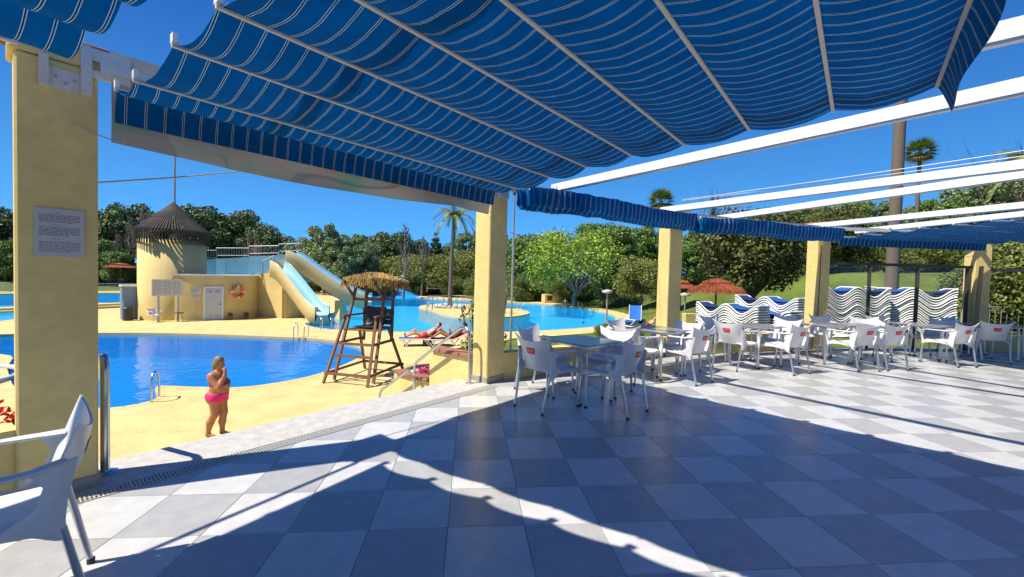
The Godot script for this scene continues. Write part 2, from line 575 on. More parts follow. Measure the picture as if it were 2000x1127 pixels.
func ground_and_pools() -> void:
	deck_poly = PackedVector2Array([Vector2(-70, -4.3), Vector2(4.6, -4.3), Vector2(4.6, -7.6), Vector2(8.0, -10.2), Vector2(12.5, -12.9), Vector2(17.0, -13.9), Vector2(21, -12.6), Vector2(25, -11.7), Vector2(28.6, -11.8), Vector2(33, -13.3), Vector2(38, -17), Vector2(42, -21.5), Vector2(44.6, -26), Vector2(45.4, -31), Vector2(44, -37), Vector2(42, -43), Vector2(41, -52), Vector2(40, -63), Vector2(36, -72), Vector2(12, -75), Vector2(-70, -76)])
	var near := smooth_poly([Vector2(3.0, -28.2), Vector2(4.9, -26.6), Vector2(6.8, -24.4), Vector2(8.5, -22.0), Vector2(9.6, -20.3), Vector2(10.2, -18.4), Vector2(10.1, -16.8), Vector2(9.4, -15.3), Vector2(7.9, -13.95), Vector2(6.3, -13.05), Vector2(5.2, -12.85), Vector2(4.2, -13.05), Vector2(3.4, -13.9), Vector2(2.75, -14.6), Vector2(2.45, -13.2), Vector2(1.4, -13.3), Vector2(0.4, -16), Vector2(0.2, -20), Vector2(0.1, -23.4), Vector2(-3, -24.5), Vector2(-5, -27), Vector2(-3, -30), Vector2(0.3, -29.9)])
	var big := smooth_poly([Vector2(12.3, -26.7), Vector2(11.7, -25.0), Vector2(11.8, -23.3), Vector2(12.6, -21.8), Vector2(14.2, -19.6), Vector2(17.2, -17.0), Vector2(20.0, -15.2), Vector2(24.1, -13.9), Vector2(27.5, -13.6), Vector2(31.2, -14.7), Vector2(35.5, -17.2), Vector2(38.8, -20.2), Vector2(41.8, -25.0), Vector2(42.8, -30.0), Vector2(41.5, -34.5), Vector2(39.0, -39), Vector2(37.5, -45), Vector2(38.5, -55), Vector2(37, -63), Vector2(32, -62), Vector2(25.0, -46), Vector2(20.5, -38), Vector2(17.2, -32.5), Vector2(14.3, -28.6)])
	var left := smooth_poly([Vector2(-3, -69), Vector2(4, -69.5), Vector2(10.5, -67.5), Vector2(9.5, -57), Vector2(7.8, -48.5), Vector2(5.6, -51), Vector2(3, -48), Vector2(0.8, -38), Vector2(-3, -36), Vector2(-10, -45), Vector2(-12, -60)])
	island = smooth_poly([Vector2(26.3, -33.3), Vector2(25.0, -30.0), Vector2(22.8, -25.3), Vector2(23.1, -22.9), Vector2(26.5, -21.7), Vector2(30.0, -22.6), Vector2(32.2, -24.6), Vector2(34.4, -28.2), Vector2(34.2, -33.4), Vector2(29.5, -35.5)])
	pools = [["children_pool", near], ["main_pool", big], ["far_pool", left]]
	# lawn and terrain
	var st := SurfaceTool.new()
	st.begin(Mesh.PRIMITIVE_TRIANGLES)
	st.set_smooth_group(0)
	var xs := []
	var zs := []
	var x := -70.0
	while x < 120.0:
		xs.append(x)
		x += 1.0 if (x > 3.0 and x < 52.0) else 4.0
	var z := -110.0
	while z < 60.0:
		zs.append(z)
		z += 1.0 if (z > -40.0 and z < 16.0) else 4.0
	var hs := []
	for i in xs.size():
		var row := []
		for j in zs.size():
			row.append(Vector3(xs[i], terrain(xs[i], zs[j]), zs[j]))
		hs.append(row)
	for i in xs.size() - 1:
		for j in zs.size() - 1:
			var a: Vector3 = hs[i][j]
			if a.z > -6.0 and a.x < 4.5 and a.z > -4.5:
				continue
			if a.y < DECK - 0.03 and hs[i + 1][j + 1].y < DECK - 0.03 and hs[i + 1][j].y < DECK - 0.03 and hs[i][j + 1].y < DECK - 0.03:
				continue
			# nothing under the terrace floor
			var ctr := Vector2(a.x + 0.5, a.z + 0.5)
			if Geometry2D.is_point_in_polygon(ctr, floor_poly(-0.9)):
				continue
			quad(st, hs[i][j], hs[i][j + 1], hs[i + 1][j + 1], hs[i + 1][j])
	var lawn := mat("lawn", lin(0.24, 0.30, 0.05), 0.95)
	lawn.albedo_texture = grass_texture()
	lawn.uv1_triplanar = true
	lawn.uv1_world_triplanar = true
	lawn.uv1_scale = Vector3.ONE * 0.35
	lawn.heightmap_enabled = true
	lawn.heightmap_scale = 4.0
	lawn.heightmap_texture = noise_tex(0, 1, 0.12, 41)
	patches(lawn, 0.62, 1.0, 0.012, 0.045, 42)
	struct("lawn", done(st), lawn)
	# far ground to the horizon
	var far := tool_()
	for q in [[-900, -900, 900, -110], [-900, 60, 900, 900], [120, -110, 900, 60], [-900, -110, -70, 60]]:
		quad(far, Vector3(q[0], -2.2, q[1]), Vector3(q[0], -2.2, q[3]), Vector3(q[2], -2.2, q[3]), Vector3(q[2], -2.2, q[1]))
	struct("ground", done(far), grain(mat("far_ground", lin(0.1, 0.12, 0.05), 0.95), 0.7, 1.0, 0.03, 0.05, true, 43))
	# yellow deck with the pools cut out, cell by cell
	var dk := tool_()
	var cells := 4.0
	var gx := -72.0
	while gx < 48.0:
		var gz := -80.0
		while gz < -4.0:
			var cell := PackedVector2Array([Vector2(gx, gz), Vector2(gx + cells, gz), Vector2(gx + cells, gz + cells), Vector2(gx, gz + cells)])
			var polys: Array = Geometry2D.intersect_polygons(cell, deck_poly)
			for pl in pools:
				var nxt := []
				for q in polys:
					nxt.append_array(Geometry2D.clip_polygons(q, pl[1]))
				polys = nxt
			for q in polys:
				prism(dk, q, DECK, DECK)
			gz += cells
		gx += cells
	var isl := tool_()
	prism(isl, island, -3.05, DECK)
	struct("pool_deck", done(dk), M.yellow_deck)
	struct("pool_island", done(isl), M.yellow_deck)
	for pl in pools:
		var bs := tool_()
		var rim := tool_()
		var poly: PackedVector2Array = pl[1]
		prism(bs, poly, -3.0, -3.0)
		if Geometry2D.is_polygon_clockwise(poly):
			poly.reverse()
		for i in poly.size():
			var a := poly[i]
			var b := poly[(i + 1) % poly.size()]
			quad(bs, v3(b, WATER - 0.12), v3(a, WATER - 0.12), v3(a, -3.0), v3(b, -3.0))
			quad(rim, v3(b, DECK), v3(a, DECK), v3(a, WATER - 0.12), v3(b, WATER - 0.12))
			# rounded white-ish coping lip standing 12 mm above the deck
			var nrm := Vector2((b - a).y, -(b - a).x).normalized() * 0.14
			quad(rim, v3(a, DECK + 0.012), v3(b, DECK + 0.012), v3(b + nrm, DECK + 0.004), v3(a + nrm, DECK + 0.004))
			quad(rim, v3(b, DECK + 0.012), v3(a, DECK + 0.012), v3(a, DECK), v3(b, DECK))
		var basin := struct(pl[0] + "_basin", done(bs), M.pool_paint if pl[0] == "children_pool" else M.pool_paint_light)
		var coping := put("coping", done(rim), M.yellow_deck, basin)
		coping.set_meta("label", "")
		coping.remove_meta("label")
		var wt := tool_()
		var outline: PackedVector2Array = pl[1]
		if pl[0] == "main_pool":
			# the island is cut out of the water sheet cell by cell
			var cx := 8.0
			while cx < 48.0:
				var cz := -68.0
				while cz < -10.0:
					var cell2 := PackedVector2Array([Vector2(cx, cz), Vector2(cx + 4, cz), Vector2(cx + 4, cz + 4), Vector2(cx, cz + 4)])
					for q in Geometry2D.intersect_polygons(cell2, outline):
						for q2 in Geometry2D.clip_polygons(q, island):
							prism(wt, q2, WATER, WATER)
					cz += 4.0
				cx += 4.0
		else:
			prism(wt, outline, WATER, WATER)
		var w := struct(pl[0] + "_water", done(wt), water_material(pl[0]))
	# steps down from the deck to the far pool
	var fs := thing("deck_steps", "low yellow steps beside the far left pool", "steps", Vector3(3.4, DECK, -44.0), 0.35)
	for i in 2:
		var s1 := tool_()
		bevel_box(s1, Vector3(0, 0.1 + 0.14 * i, -0.5 * i), Vector3(9.0, 0.14, 1.0), 0.02)
		put("step", done(s1), M.yellow_deck, fs)

func water_material(n: String) -> StandardMaterial3D:
	var m := mat("water_" + n, Color(0.0, 0.5, 0.84, 0.55) if n == "children_pool" else Color(0.0, 0.68, 1.0, 0.4), 0.03)
	m.transparency = BaseMaterial3D.TRANSPARENCY_ALPHA
	m.metallic_specular = 0.2 if n == "children_pool" else 0.2
	var nt := NoiseTexture2D.new()
	var fn := FastNoiseLite.new()
	fn.seed = 77
	fn.noise_type = FastNoiseLite.TYPE_SIMPLEX_SMOOTH
	fn.frequency = 0.011
	fn.fractal_octaves = 4
	fn.fractal_gain = 0.45
	nt.noise = fn
	nt.seamless = true
	nt.width = 1024
	nt.height = 1024
	nt.as_normal_map = true
	nt.bump_strength = 5.0
	m.normal_enabled = true
	m.normal_texture = nt
	m.normal_scale = 0.3 if n == "children_pool" else 0.4
	m.uv1_triplanar = true
	m.uv1_world_triplanar = true
	m.uv1_scale = Vector3.ONE * 0.11
	return m

func grass_texture() -> ImageTexture:
	var im := Image.create(512, 512, false, Image.FORMAT_RGB8)
	var r := RandomNumberGenerator.new()
	r.seed = 5
	im.fill(Color(0.86, 0.9, 0.74))
	for i in 26000:
		var px := r.randi_range(0, 511)
		var py := r.randi_range(0, 511)
		var v := r.randf_range(0.62, 1.0)
		var c := Color(v * r.randf_range(0.8, 1.05), v, v * r.randf_range(0.6, 0.95))
		for k in r.randi_range(3, 8):
			im.set_pixel((px + (k * r.randi_range(-1, 1))) & 511, (py + k) & 511, c)
	im.generate_mipmaps()
	return ImageTexture.create_from_image(im)

# ---------------------------------------------------------------- terrace
func inward(i: int) -> Vector2:
	var c: Vector2 = (PILLARS[i + 1] - PILLARS[i]).normalized()
	return Vector2(-c.y, c.x)

func floor_poly(grow: float) -> PackedVector2Array:
	# the terrace outline; grow > 0 moves its outer edge inward
	var out := PackedVector2Array()
	out.append(Vector2(-9.0, 9.0))
	out.append(Vector2(-9.0, PILLARS[0].y + 2.6 + grow))
	for i in PILLARS.size():
		var n := Vector2.ZERO
		if i > 0:
			n += inward(i - 1)
		if i < PILLARS.size() - 1:
			n += inward(i)
		out.append(PILLARS[i] + n.normalized() * grow)
	out.append(Vector2(17.5, 9.0))
	return out

func terrace() -> void:
	var base := floor_poly(-0.14)
	var st := tool_()
	prism(st, base, -2.6, -0.085)
	for q in Geometry2D.clip_polygons(base, PackedVector2Array([Vector2(0.24, -6), Vector2(4.16, -6), Vector2(4.16, -3.585), Vector2(0.24, -3.585)])):
		prism(st, q, -0.085, -0.012)
	var fl := struct("terrace_floor", done(st), M.grout)
	# tiles lie at 45 degrees to the edge
	var poly := floor_poly(0.36)
	var full := []
	var rest_a := tool_()
	var rest_b := tool_()
	var h := TILE - 0.003
	var protos := []
	for v in 1:
		var t := tool_()
		bevel_box(t, Vector3(0, -0.006, 0), Vector3(h, 0.012, h), 0.0012)
		protos.append(done(t))
	var n_rest := 0
	for c in range(-34, 50):
		for r in range(-34, 44):
			var dx := (c + 0.5) * TILE - 0.0953
			var dz := -(r + 0.5) * TILE - 2.3922
			var p := Vector2(dx - dz, dx + dz) / sqrt(2.0)
			if p.y > 7.0 or p.x < -7.0 or p.length() > 19.0:
				continue
			var s := h * 0.5 * sqrt(2.0)
			var sq := PackedVector2Array([p + Vector2(s, 0), p + Vector2(0, s), p + Vector2(-s, 0), p + Vector2(0, -s)])
			var cut: Array = Geometry2D.intersect_polygons(sq, poly)
			if cut.is_empty():
				continue
			var grey: bool = (c + r) % 2 == 0
			var depth := p.x * 0.77275 - p.y * 0.63408
			var side := p.x * 0.63469 + p.y * 0.77232
			var whole: bool = cut.size() == 1 and absf(absf(area(cut[0])) - h * h) < 0.0005
			var shown: bool = depth > 0.6 and absf(side) < depth * 1.3 + 0.6
			if whole and shown and p.length() < 16.0:
				full.append([depth, p, grey])
			else:
				for q in cut:
					prism(rest_a if grey else rest_b, q, -0.012, 0.0)
	full.sort_custom(func(a, b): return a[0] < b[0])
	for i in full.size():
		var e: Array = full[i]
		if i < 300:
			var o := put("tile", protos[0], M["grey_tile" if rng.randf() < 0.6 else "grey_tile_b"] if e[2] else M["pale_tile" if rng.randf() < 0.6 else "pale_tile_b"], fl, v3(e[1], rng.randf_range(-0.0006, 0.0006)))
			o.rotation.y = PI / 4
		else:
			var s := h * 0.5 * sqrt(2.0)
			var p: Vector2 = e[1]
			prism(rest_a if e[2] else rest_b, PackedVector2Array([p + Vector2(s, 0), p + Vector2(0, s), p + Vector2(-s, 0), p + Vector2(0, -s)]), -0.012, 0.0)
	put("grey_tiles", done(rest_a), M.grey_tile, fl).set_meta("kind", "stuff")
	put("pale_tiles", done(rest_b), M.pale_tile, fl).set_meta("kind", "stuff")
	# drain channel and stone border along the step edge of the first bay
	var bd := tool_()
	bevel_box(bd, Vector3(2.2, -0.042, -3.9), Vector3(3.9, 0.084, 0.36), 0.006)
	put("stone_border", done(bd), M.step_stone, fl)
	var dr := tool_()
	box(dr, Vector3(2.2, -0.08, -3.653), Vector3(3.9, 0.006, 0.13))
	put("drain_channel", done(dr), M.drain_steel, fl)
	var gr := tool_()
	for k in 4:
		box(gr, Vector3(2.2, -0.0005, -3.715 + 0.04 * k), Vector3(3.9, 0.008, 0.009))
	for k in 195:
		box(gr, Vector3(0.26 + 0.02 * k, -0.0008, -3.655), Vector3(0.008, 0.007, 0.13))
	put("drain_grate", done(gr), M.grate, fl)
	# broad stairs down to the deck
	var steps := thing("terrace_stairs", "broad pale stone stairs from the terrace down to the pool deck", "stairs", Vector3(0, 0, 0))
	var n := 11
	for i in n:
		var y0 := -DECK / n
		var s2 := tool_()
		var top := -y0 * i - (0.0 if i > 0 else 0.002)
		bevel_box(s2, Vector3(2.27, top - 0.5 * y0 - 0.2, -4.08 - 0.3 * i - 0.02), Vector3(3.62, y0 + 0.4, 0.3), 0.012)
		if i * y0 < -DECK - 0.05:
			put("step", done(s2), M.step_stone, steps)
	# side wall of the stairs, stepped, with brick-edged planters on top
	var sw := thing("stair_side_wall", "yellow stepped stair wall with brick edged planters by the pillar", "wall", Vector3(0, 0, 0))
	var w := tool_()
	box(w, Vector3(4.2, -0.8, -4.52), Vector3(0.14, 2.2, 0.86))
	box(w, Vector3(4.2, -1.09, -5.4), Vector3(0.14, 1.8, 0.88))
	box(w, Vector3(4.7, -0.8, -4.88), Vector3(0.86, 2.2, 0.14))
	box(w, Vector3(4.7, -1.09, -5.77), Vector3(0.86, 1.8, 0.14))
	put("wall", done(w), M.yellow_wall, sw)
	for e in [[4.52, 0.3, -4.09, -4.96], [5.4, -0.19, -4.97, -5.86]]:
		var top2: float = e[1]
		var zz: float = e[2]
		while zz > e[3] + 0.1:
			var b := tool_()
			bevel_box(b, Vector3(4.19, top2 + 0.03, zz - 0.1), Vector3(0.2, 0.06, 0.19), 0.006)
			put("brick", done(b), M.brick, sw)
			zz -= 0.2
	var soil := tool_()
	box(soil, Vector3(4.7, 0.2, -4.5), Vector3(0.86, 0.06, 0.7))
	box(soil, Vector3(4.7, -0.3, -5.35), Vector3(0.86, 0.06, 0.76))
	put("soil", done(soil), grain(mat("soil", lin(0.06, 0.035, 0.02), 0.95), 0.5, 1.0, 0.1, 2.0), sw)
	# low walls between the other pillars, with a planter trough in the bay left of the notice
	for i in PILLARS.size() - 1:
		if i == 1 or i == 4:
			continue
		var a: Vector2 = PILLARS[i]
		var b2: Vector2 = PILLARS[i + 1]
		var d := (b2 - a).normalized()
		var nn := inward(i)
		var lw := thing("low_wall", ["low yellow planter wall left of the notice pillar", "", "low yellow parapet wall behind the shaded table", "low yellow parapet wall behind the sunlit tables", "", "low yellow parapet wall right of the dark glazed screen"][i], "wall")
		var s3 := tool_()
		var hh := 0.33 if i > 0 else 0.42
		bar(s3, v3(a + d * 0.17, hh * 0.5 - 0.4), v3(b2 - d * 0.17, hh * 0.5 - 0.4), 0.16, hh + 0.8)
		put("wall", done(s3), M.yellow_wall, lw)
		var cp := tool_()
		bar(cp, v3(a + d * 0.18, hh + 0.018), v3(b2 - d * 0.18, hh + 0.018), 0.2, 0.035)
		put("coping", done(cp), M.yellow_wall, lw)
		if i == 0:
			var s4 := tool_()
			bar(s4, v3(a - nn * 0.55 + d * 0.1, -0.2), v3(b2 - nn * 0.55 - d * 0.05, -0.2), 0.12, 1.0)
			put("outer_wall", done(s4), M.yellow_wall, lw)
			var s5 := tool_()
			bar(s5, v3(a - nn * 0.3, 0.2), v3(b2 - nn * 0.3, 0.2), 0.42, 0.1)
			put("soil", done(s5), M.soil, lw)

func area(p: PackedVector2Array) -> float:
	var s := 0.0
	for i in p.size():
		s += p[i].cross(p[(i + 1) % p.size()])
	return s * 0.5

func pillars() -> void:
	for i in PILLARS.size():
		var p: Vector2 = PILLARS[i]
		var n := Vector2.ZERO
		if i > 0:
			n += inward(i - 1)
		if i < PILLARS.size() - 1:
			n += inward(i)
		n = n.normalized()
		var turn := atan2(n.x, n.y)
		if i == 1 or i == 2:
			turn = 0.0
		var lb: String = ["yellow square pillar left of the notice pillar", "yellow square pillar with a white notice on its face", "yellow square pillar at the top of the stair handrail", "yellow square pillar behind the sunlit table", "yellow square pillar with a cable beside the lounger stacks", "brownish yellow pillar shaded beside the dark glazed screen", "yellow pillar at the far right of the glazed screen"][i]
		var t := thing("pillar", lb, "pillar", v3(p, 0), turn, "pergola pillars")
		var st := tool_()
		bevel_box(st, Vector3(0, 1.31, 0), Vector3(0.35, 2.72, 0.28), 0.012)
		put("shaft", done(st), M.yellow_wall, t)
		var pl := tool_()
		bevel_box(pl, Vector3(0, 0.035, 0), Vector3(0.37, 0.09, 0.3), 0.008)
		put("plinth", done(pl), M.plinth, t)
		var cp := tool_()
		bevel_box(cp, Vector3(0, 2.73, -0.02), Vector3(0.4, 0.11, 0.32), 0.01)
		put("head", done(cp), M.yellow_wall, t)
		var ct := tool_()
		bevel_box(ct, Vector3(0, 2.8, -0.02), Vector3(0.46, 0.035, 0.38), 0.008)
		put("cap_tile", done(ct), M.cap_tile, t)
		if i == 1:
			notice(t)
		if i > 0:
			# white steel bracket plates that carry the edge beam
			var br := tool_()
			box(br, Vector3(0.03, 2.56, 0.147), Vector3(0.14, 0.12, 0.012))
			box(br, Vector3(-0.06, 2.59, 0.16), Vector3(0.04, 0.18, 0.04))
			box(br, Vector3(0.12, 2.65, 0.16), Vector3(0.05, 0.3, 0.04))
			box(br, Vector3(0.235, 2.76, 0.16), Vector3(0.18, 0.075, 0.03))
			box(br, Vector3(0.235, 2.64, 0.16), Vector3(0.18, 0.045, 0.03))
			put("bracket", done(br), M.old_white, t)
			for k in 4:
				var bo := tool_()
				tube(bo, [Vector3(-0.05 + 0.04 * k, 2.54 + 0.03 * (k % 2), 0.15), Vector3(-0.05 + 0.04 * k, 2.54 + 0.03 * (k % 2), 0.165)], 0.008, 6)
				put("bolt", done(bo), M.galvanised, t)
		if i == 4:
			var cb := tool_()
			tube(cb, [Vector3(-0.11, 0.1, 0.148), Vector3(-0.1, 1.2, 0.148), Vector3(-0.09, 2.3, 0.148)], 0.007, 5)
			put("cable", done(cb), M.black, t)
	# timber struts leaning against the shaded pillar
	var s := thing("timber_strut", "pale timber battens leaning against the shaded pillar", "batten", v3(PILLARS[5] - Vector2(0.34, 0.1), 0))
	for k in 2:
		var b := tool_()
		bar(b, Vector3(-0.05 + 0.12 * k, 0.0, 0.02 + 0.06 * k), Vector3(0.1 - 0.14 * k, 1.95, 0.12), 0.05, 0.03)
		put("batten", done(b), grain(mat("pale_timber%d" % k, lin(0.55, 0.38, 0.17), 0.8), 0.75, 1.0, 0.05, 3.0, false, 51), s)

func print_lines(w: int, h: int, bg: Color, ink: Color, blocks: Array, seed_: int) -> ImageTexture:
	# illegible small print: rows of word-like dashes; blocks: [x0, y0, x1, y1, rows, centred]
	var im := Image.create(w, h, false, Image.FORMAT_RGB8)
	im.fill(bg)
	var r := RandomNumberGenerator.new()
	r.seed = seed_
	for b in blocks:
		var rows: int = b[4]
		var rh: float = float(b[3] - b[1]) / rows
		for k in rows:
			var x: float = b[0]
			var xe: float = b[2] - (r.randf_range(0.1, 0.5) * (b[2] - b[0]) if k == rows - 1 else 0.0)
			while x < xe:
				var ww := r.randf_range(0.03, 0.11) * w
				ww = minf(ww, xe - x)
				var y0 := int(b[1] + k * rh)
				for px in range(int(x), int(x + ww)):
					for py in range(y0, y0 + maxi(1, int(rh * 0.55))):
						if r.randf() < 0.78:
							im.set_pixel(clampi(px, 0, w - 1), clampi(py, 0, h - 1), ink.lerp(bg, r.randf_range(0.0, 0.45)))
				x += ww + 0.018 * w
	im.generate_mipmaps()
	return ImageTexture.create_from_image(im)

func plate_mesh(w: float, h: float, d: float) -> ArrayMesh:
	# upright plate facing +z with UVs on the front
	var st := SurfaceTool.new()
	st.begin(Mesh.PRIMITIVE_TRIANGLES)
	st.set_smooth_group(-1)
	var p := [Vector3(-w / 2, -h / 2, d), Vector3(w / 2, -h / 2, d), Vector3(w / 2, h / 2, d), Vector3(-w / 2, h / 2, d)]
	var uv := [Vector2(0, 1), Vector2(1, 1), Vector2(1, 0), Vector2(0, 0)]
	for k in [0, 2, 1, 0, 3, 2]:
		st.set_uv(uv[k])
		st.add_vertex(p[k])
	st.set_uv(Vector2(0.01, 0.01))
	for k in 4:
		var a: Vector3 = p[k]
		var b: Vector3 = p[(k + 1) % 4]
		quad(st, b, a, a - Vector3(0, 0, d), b - Vector3(0, 0, d))
	return done(st)

func notice(t: Node3D) -> void:
	var m := mat("notice_print", Color.WHITE, 0.5)
	m.albedo_texture = print_lines(240, 320, Color(0.7, 0.7, 0.72), Color(0.22, 0.23, 0.25), [[90, 26, 150, 34, 1, true], [24, 40, 216, 96, 6, false], [92, 106, 146, 114, 1, true], [24, 122, 216, 186, 7, false], [84, 200, 154, 208, 1, true], [24, 220, 216, 296, 7, false]], 9)
	var o := put("notice", plate_mesh(0.215, 0.29, 0.006), m, t, Vector3(0.005, 1.63, 0.141))
	o.set_meta("label", "white printed notice with three blocks of small text")

# ---------------------------------------------------------------- pergola steelwork
func bay(i: int) -> Dictionary:
	var a: Vector2 = PILLARS[i]
	var b: Vector2 = PILLARS[i + 1]
	var u := (b - a).normalized()
	return {"c": (a + b) * 0.5, "u": u, "v": Vector2(-u.y, u.x), "l": a.distance_to(b)}

func bay_pt(B: Dictionary, u: float, v: float, y: float) -> Vector3:
	var p: Vector2 = B.c + B.u * u + B.v * v
	return Vector3(p.x, y, p.y)

# rafters: start x, start z, degrees turned from +z
const RAFTERS := [[[-3.0, -3.1, -7.0], [-0.6, -3.4, -7.0]], [[1.2, -3.78, 0.0], [3.36, -3.78, 0.0]], [[5.12, -3.4, 11.0], [7.8, -2.8, 11.0]], [[9.4, -2.38, 25.5], [11.65, -1.13, 24.0]], [[13.0, -0.05, 36.0], [14.4, 1.6, 36.0]], [[15.6, 3.6, 50.0]]]

func pergola() -> void:
	for i in PILLARS.size() - 1:
		var B := bay(i)
		var t := thing("edge_beam", ["white edge beam over the planter wall bay", "white edge beam over the stairs carrying a banner", "white edge beam over the gathered awning by the handrail pillar", "white edge beam over the gathered awning by the cabled pillar", "white edge beam over the glazed screen", "white edge beam right of the glazed screen"][i], "beam", Vector3.ZERO, 0.0, "pergola edge beams")
		var st := tool_()
		var slim: float = 0.028 if i == 0 else 0.06
		bar(st, bay_pt(B, -B.l / 2 + 0.18, 0.18, 2.69), bay_pt(B, B.l / 2 - 0.18, 0.18, 2.69), slim, slim)
		put("beam", done(st), M.old_white, t)
		var g := tool_()
		if i > 1:
			bar(g, bay_pt(B, -B.l / 2 + 0.2, 0.21, 2.655), bay_pt(B, B.l / 2 - 0.2, 0.21, 2.655), 0.03, 0.03)
			put("curtain_rail", done(g), M.old_white, t)
		for e in RAFTERS[i]:
			var lbl: String = "long white pergola beam %s" % [["over the planter wall bay", "above the spread awning over the stairs", "reaching in from the bay of the shaded table", "reaching in from the bay of the sunlit tables", "above the spread awning by the glazed screen", "right of the glazed screen"][i]]
			var r := thing("pergola_beam", lbl, "beam", Vector3.ZERO, 0.0, "pergola beams")
			var an := deg_to_rad(e[2])
			var dir := Vector3(-sin(an), 0, cos(an))
			var side := Vector3(cos(an), 0, sin(an))
			var p0 := Vector3(e[0], 2.73, e[1]) - dir * 0.1
			var p1 := p0 + dir * 8.3 + Vector3(0, 0.1, 0)
			var s2 := tool_()
			bar(s2, p0, p1, 0.07, 0.1)
			put("rafter", done(s2), M.white_metal, r)
			var s3 := tool_()
			bar(s3, p0 + Vector3(0, -0.058, 0), p1 + Vector3(0, -0.058, 0), 0.045, 0.013)
			put("track", done(s3), M.aluminium, r)
			for k in 2:
				var s4 := tool_()
				var c := p0 + dir * (0.05 + 0.06 * k) - side * 0.035
				tube(s4, [c, c - side * 0.008], 0.008, 6)
				put("bolt", done(s4), M.galvanised, r)
	# two pairs of stay wires high over the right-hand bays
	for k in 2:
		var w := tool_()
		var a := Vector3(9.9, 3.28 - 0.02 * k, -3.2)
		var b := Vector3(8.2 + 0.1 * k, 3.42 - 0.09 * k, 4.5)
		var pts := []
		for q in 9:
			pts.append(a.lerp(b, q / 8.0) - Vector3(0, 0.05 * sin(PI * q / 8.0), 0))
		tube(w, pts, 0.006, 5)
		tag(put("stay_wire", done(w), M.white_metal), "thin pale stay wire stretched high across the open bays", "wire", "stay wires over the terrace")
	# wire from the notice pillar up to the banner
	var cw := tool_()
	tube(cw, [Vector3(0.42, 1.98, -3.9), Vector3(0.8, 2.08, -3.86), Vector3(1.25, 2.22, -3.86), Vector3(1.62, 2.33, -3.85), Vector3(2.5, 2.6, -3.85)], 0.006, 6)
	tag(put("banner_wire", done(cw), M.galvanised), "twisted wire rising from the notice pillar past the banner", "wire")
	var cw2 := tool_()
	tube(cw2, [Vector3(0.3, 2.32, -3.785), Vector3(0.4, 2.27, -3.77), Vector3(0.49, 2.25, -3.78)], 0.004, 5)
	tag(put("tie_cord", done(cw2), M.galvanised), "thin cord tying the banner corner to the notice pillar", "cord")
	# yellow rope lines beyond the pillars
	for e in [[Vector3(8.4, 1.75, -2.95), Vector3(4.9, 2.1, -4.1)], [Vector3(11.6, 1.85, -0.9), Vector3(14.4, 2.2, 2.0)]]:
		var rp := tool_()
		var pts2 := []
		for q in 9:
			pts2.append((e[0] as Vector3).lerp(e[1], q / 8.0) - Vector3(0, 0.12 * sin(PI * q / 8.0), 0))
		tube(rp, pts2, 0.004, 5)
		tag(put("rope", done(rp), grain(mat("rope%d" % names.get("rope", 0), lin(0.4, 0.36, 0.15), 0.9), 0.7, 1, 0.1, 3.0)), "thin yellowish rope sagging between two pillars", "rope", "ropes between the pillars")
	added_facade()
	banner()

func banner() -> void:
	var low := [[0.48, 2.24], [0.78, 2.22], [1.15, 2.2], [1.57, 2.2], [1.92, 2.2], [2.58, 2.21], [3.43, 2.25], [4.13, 2.245]]
	var st := SurfaceTool.new()
	st.begin(Mesh.PRIMITIVE_TRIANGLES)
	st.set_smooth_group(0)
	var rows := []
	var uvs := []
	var n := 48
	for k in n + 1:
		var x := lerpf(0.48, 4.13, float(k) / n)
		var yb := 2.3
		for q in low.size() - 1:
			if x >= low[q][0] and x <= low[q + 1][0]:
				yb = lerpf(low[q][1], low[q + 1][1], (x - low[q][0]) / (low[q + 1][0] - low[q][0]))
		var row := []
		for j in 9:
			var f := j / 8.0
			var zz := -3.785 + 0.02 * sin(x * 5.0 + f * 3.0) * f + 0.018 * sin(x * 2.1 + 1.0) * f + 0.014 * sin(x * 3.3 - f * 9.0) * f
			row.append(Vector3(x, lerpf(2.82, yb, f), zz))
		rows.append(row)
	for k in n:
		for j in 8:
			for c in [[0, 0], [1, 1], [1, 0], [0, 0], [0, 1], [1, 1]]:
				st.set_uv(Vector2(float(k + c[0]) / n, float(j + c[1]) / 8.0))
				st.add_vertex(rows[k + c[0]][j + c[1]])
	var im := Image.create(1024, 160, false, Image.FORMAT_RGB8)
	var fn := FastNoiseLite.new()
	fn.seed = 3
	fn.frequency = 0.006
	for px in 1024:
		for py in 160:
			var a := fn.get_noise_2d(px, py * 2.5) * 0.5 + 0.5
			var b := fn.get_noise_2d(px + 900, py * 2.0) * 0.5 + 0.5
			var c := Color(0.62, 0.62, 0.6)
			c = c.lerp(Color(0.5, 0.64, 0.55), smoothstep(0.5, 0.75, a))
			c = c.lerp(Color(0.72, 0.56, 0.48), smoothstep(0.55, 0.8, b))
			im.set_pixel(px, py, c)
	# faint mirrored letters that show through from the front
	for L in [["MIENTOS", 700, 86, 40]]:
		var w := 0
		for ch in L[0].length():
			glyph(im, L[0][L[0].length() - 1 - ch], L[1] + ch * 24, L[2], Color(0.72, 0.7, 0.67))
	im.generate_mipmaps()
	var m := mat("banner_cloth", Color.WHITE, 0.55)
	m.albedo_texture = ImageTexture.create_from_image(im)
	m.backlight_enabled = true
	m.backlight = lin(0.36, 0.34, 0.31)
	var t := thing("banner", "greyish banner seen from behind, hanging under the awning over the stairs", "banner")
	put("cloth", done(st), m, t)
	for x in [0.54, 1.1, 1.66, 2.3, 2.95, 3.55, 4.1]:
		var e := tool_()
		lathe(e, Vector3(x, 2.27, -3.77), [Vector2(0.006, 0), Vector2(0.012, 0.002), Vector2(0.012, 0.005), Vector2(0.006, 0.008)], 10)
		put("eyelet", done(e), M.aluminium, t)

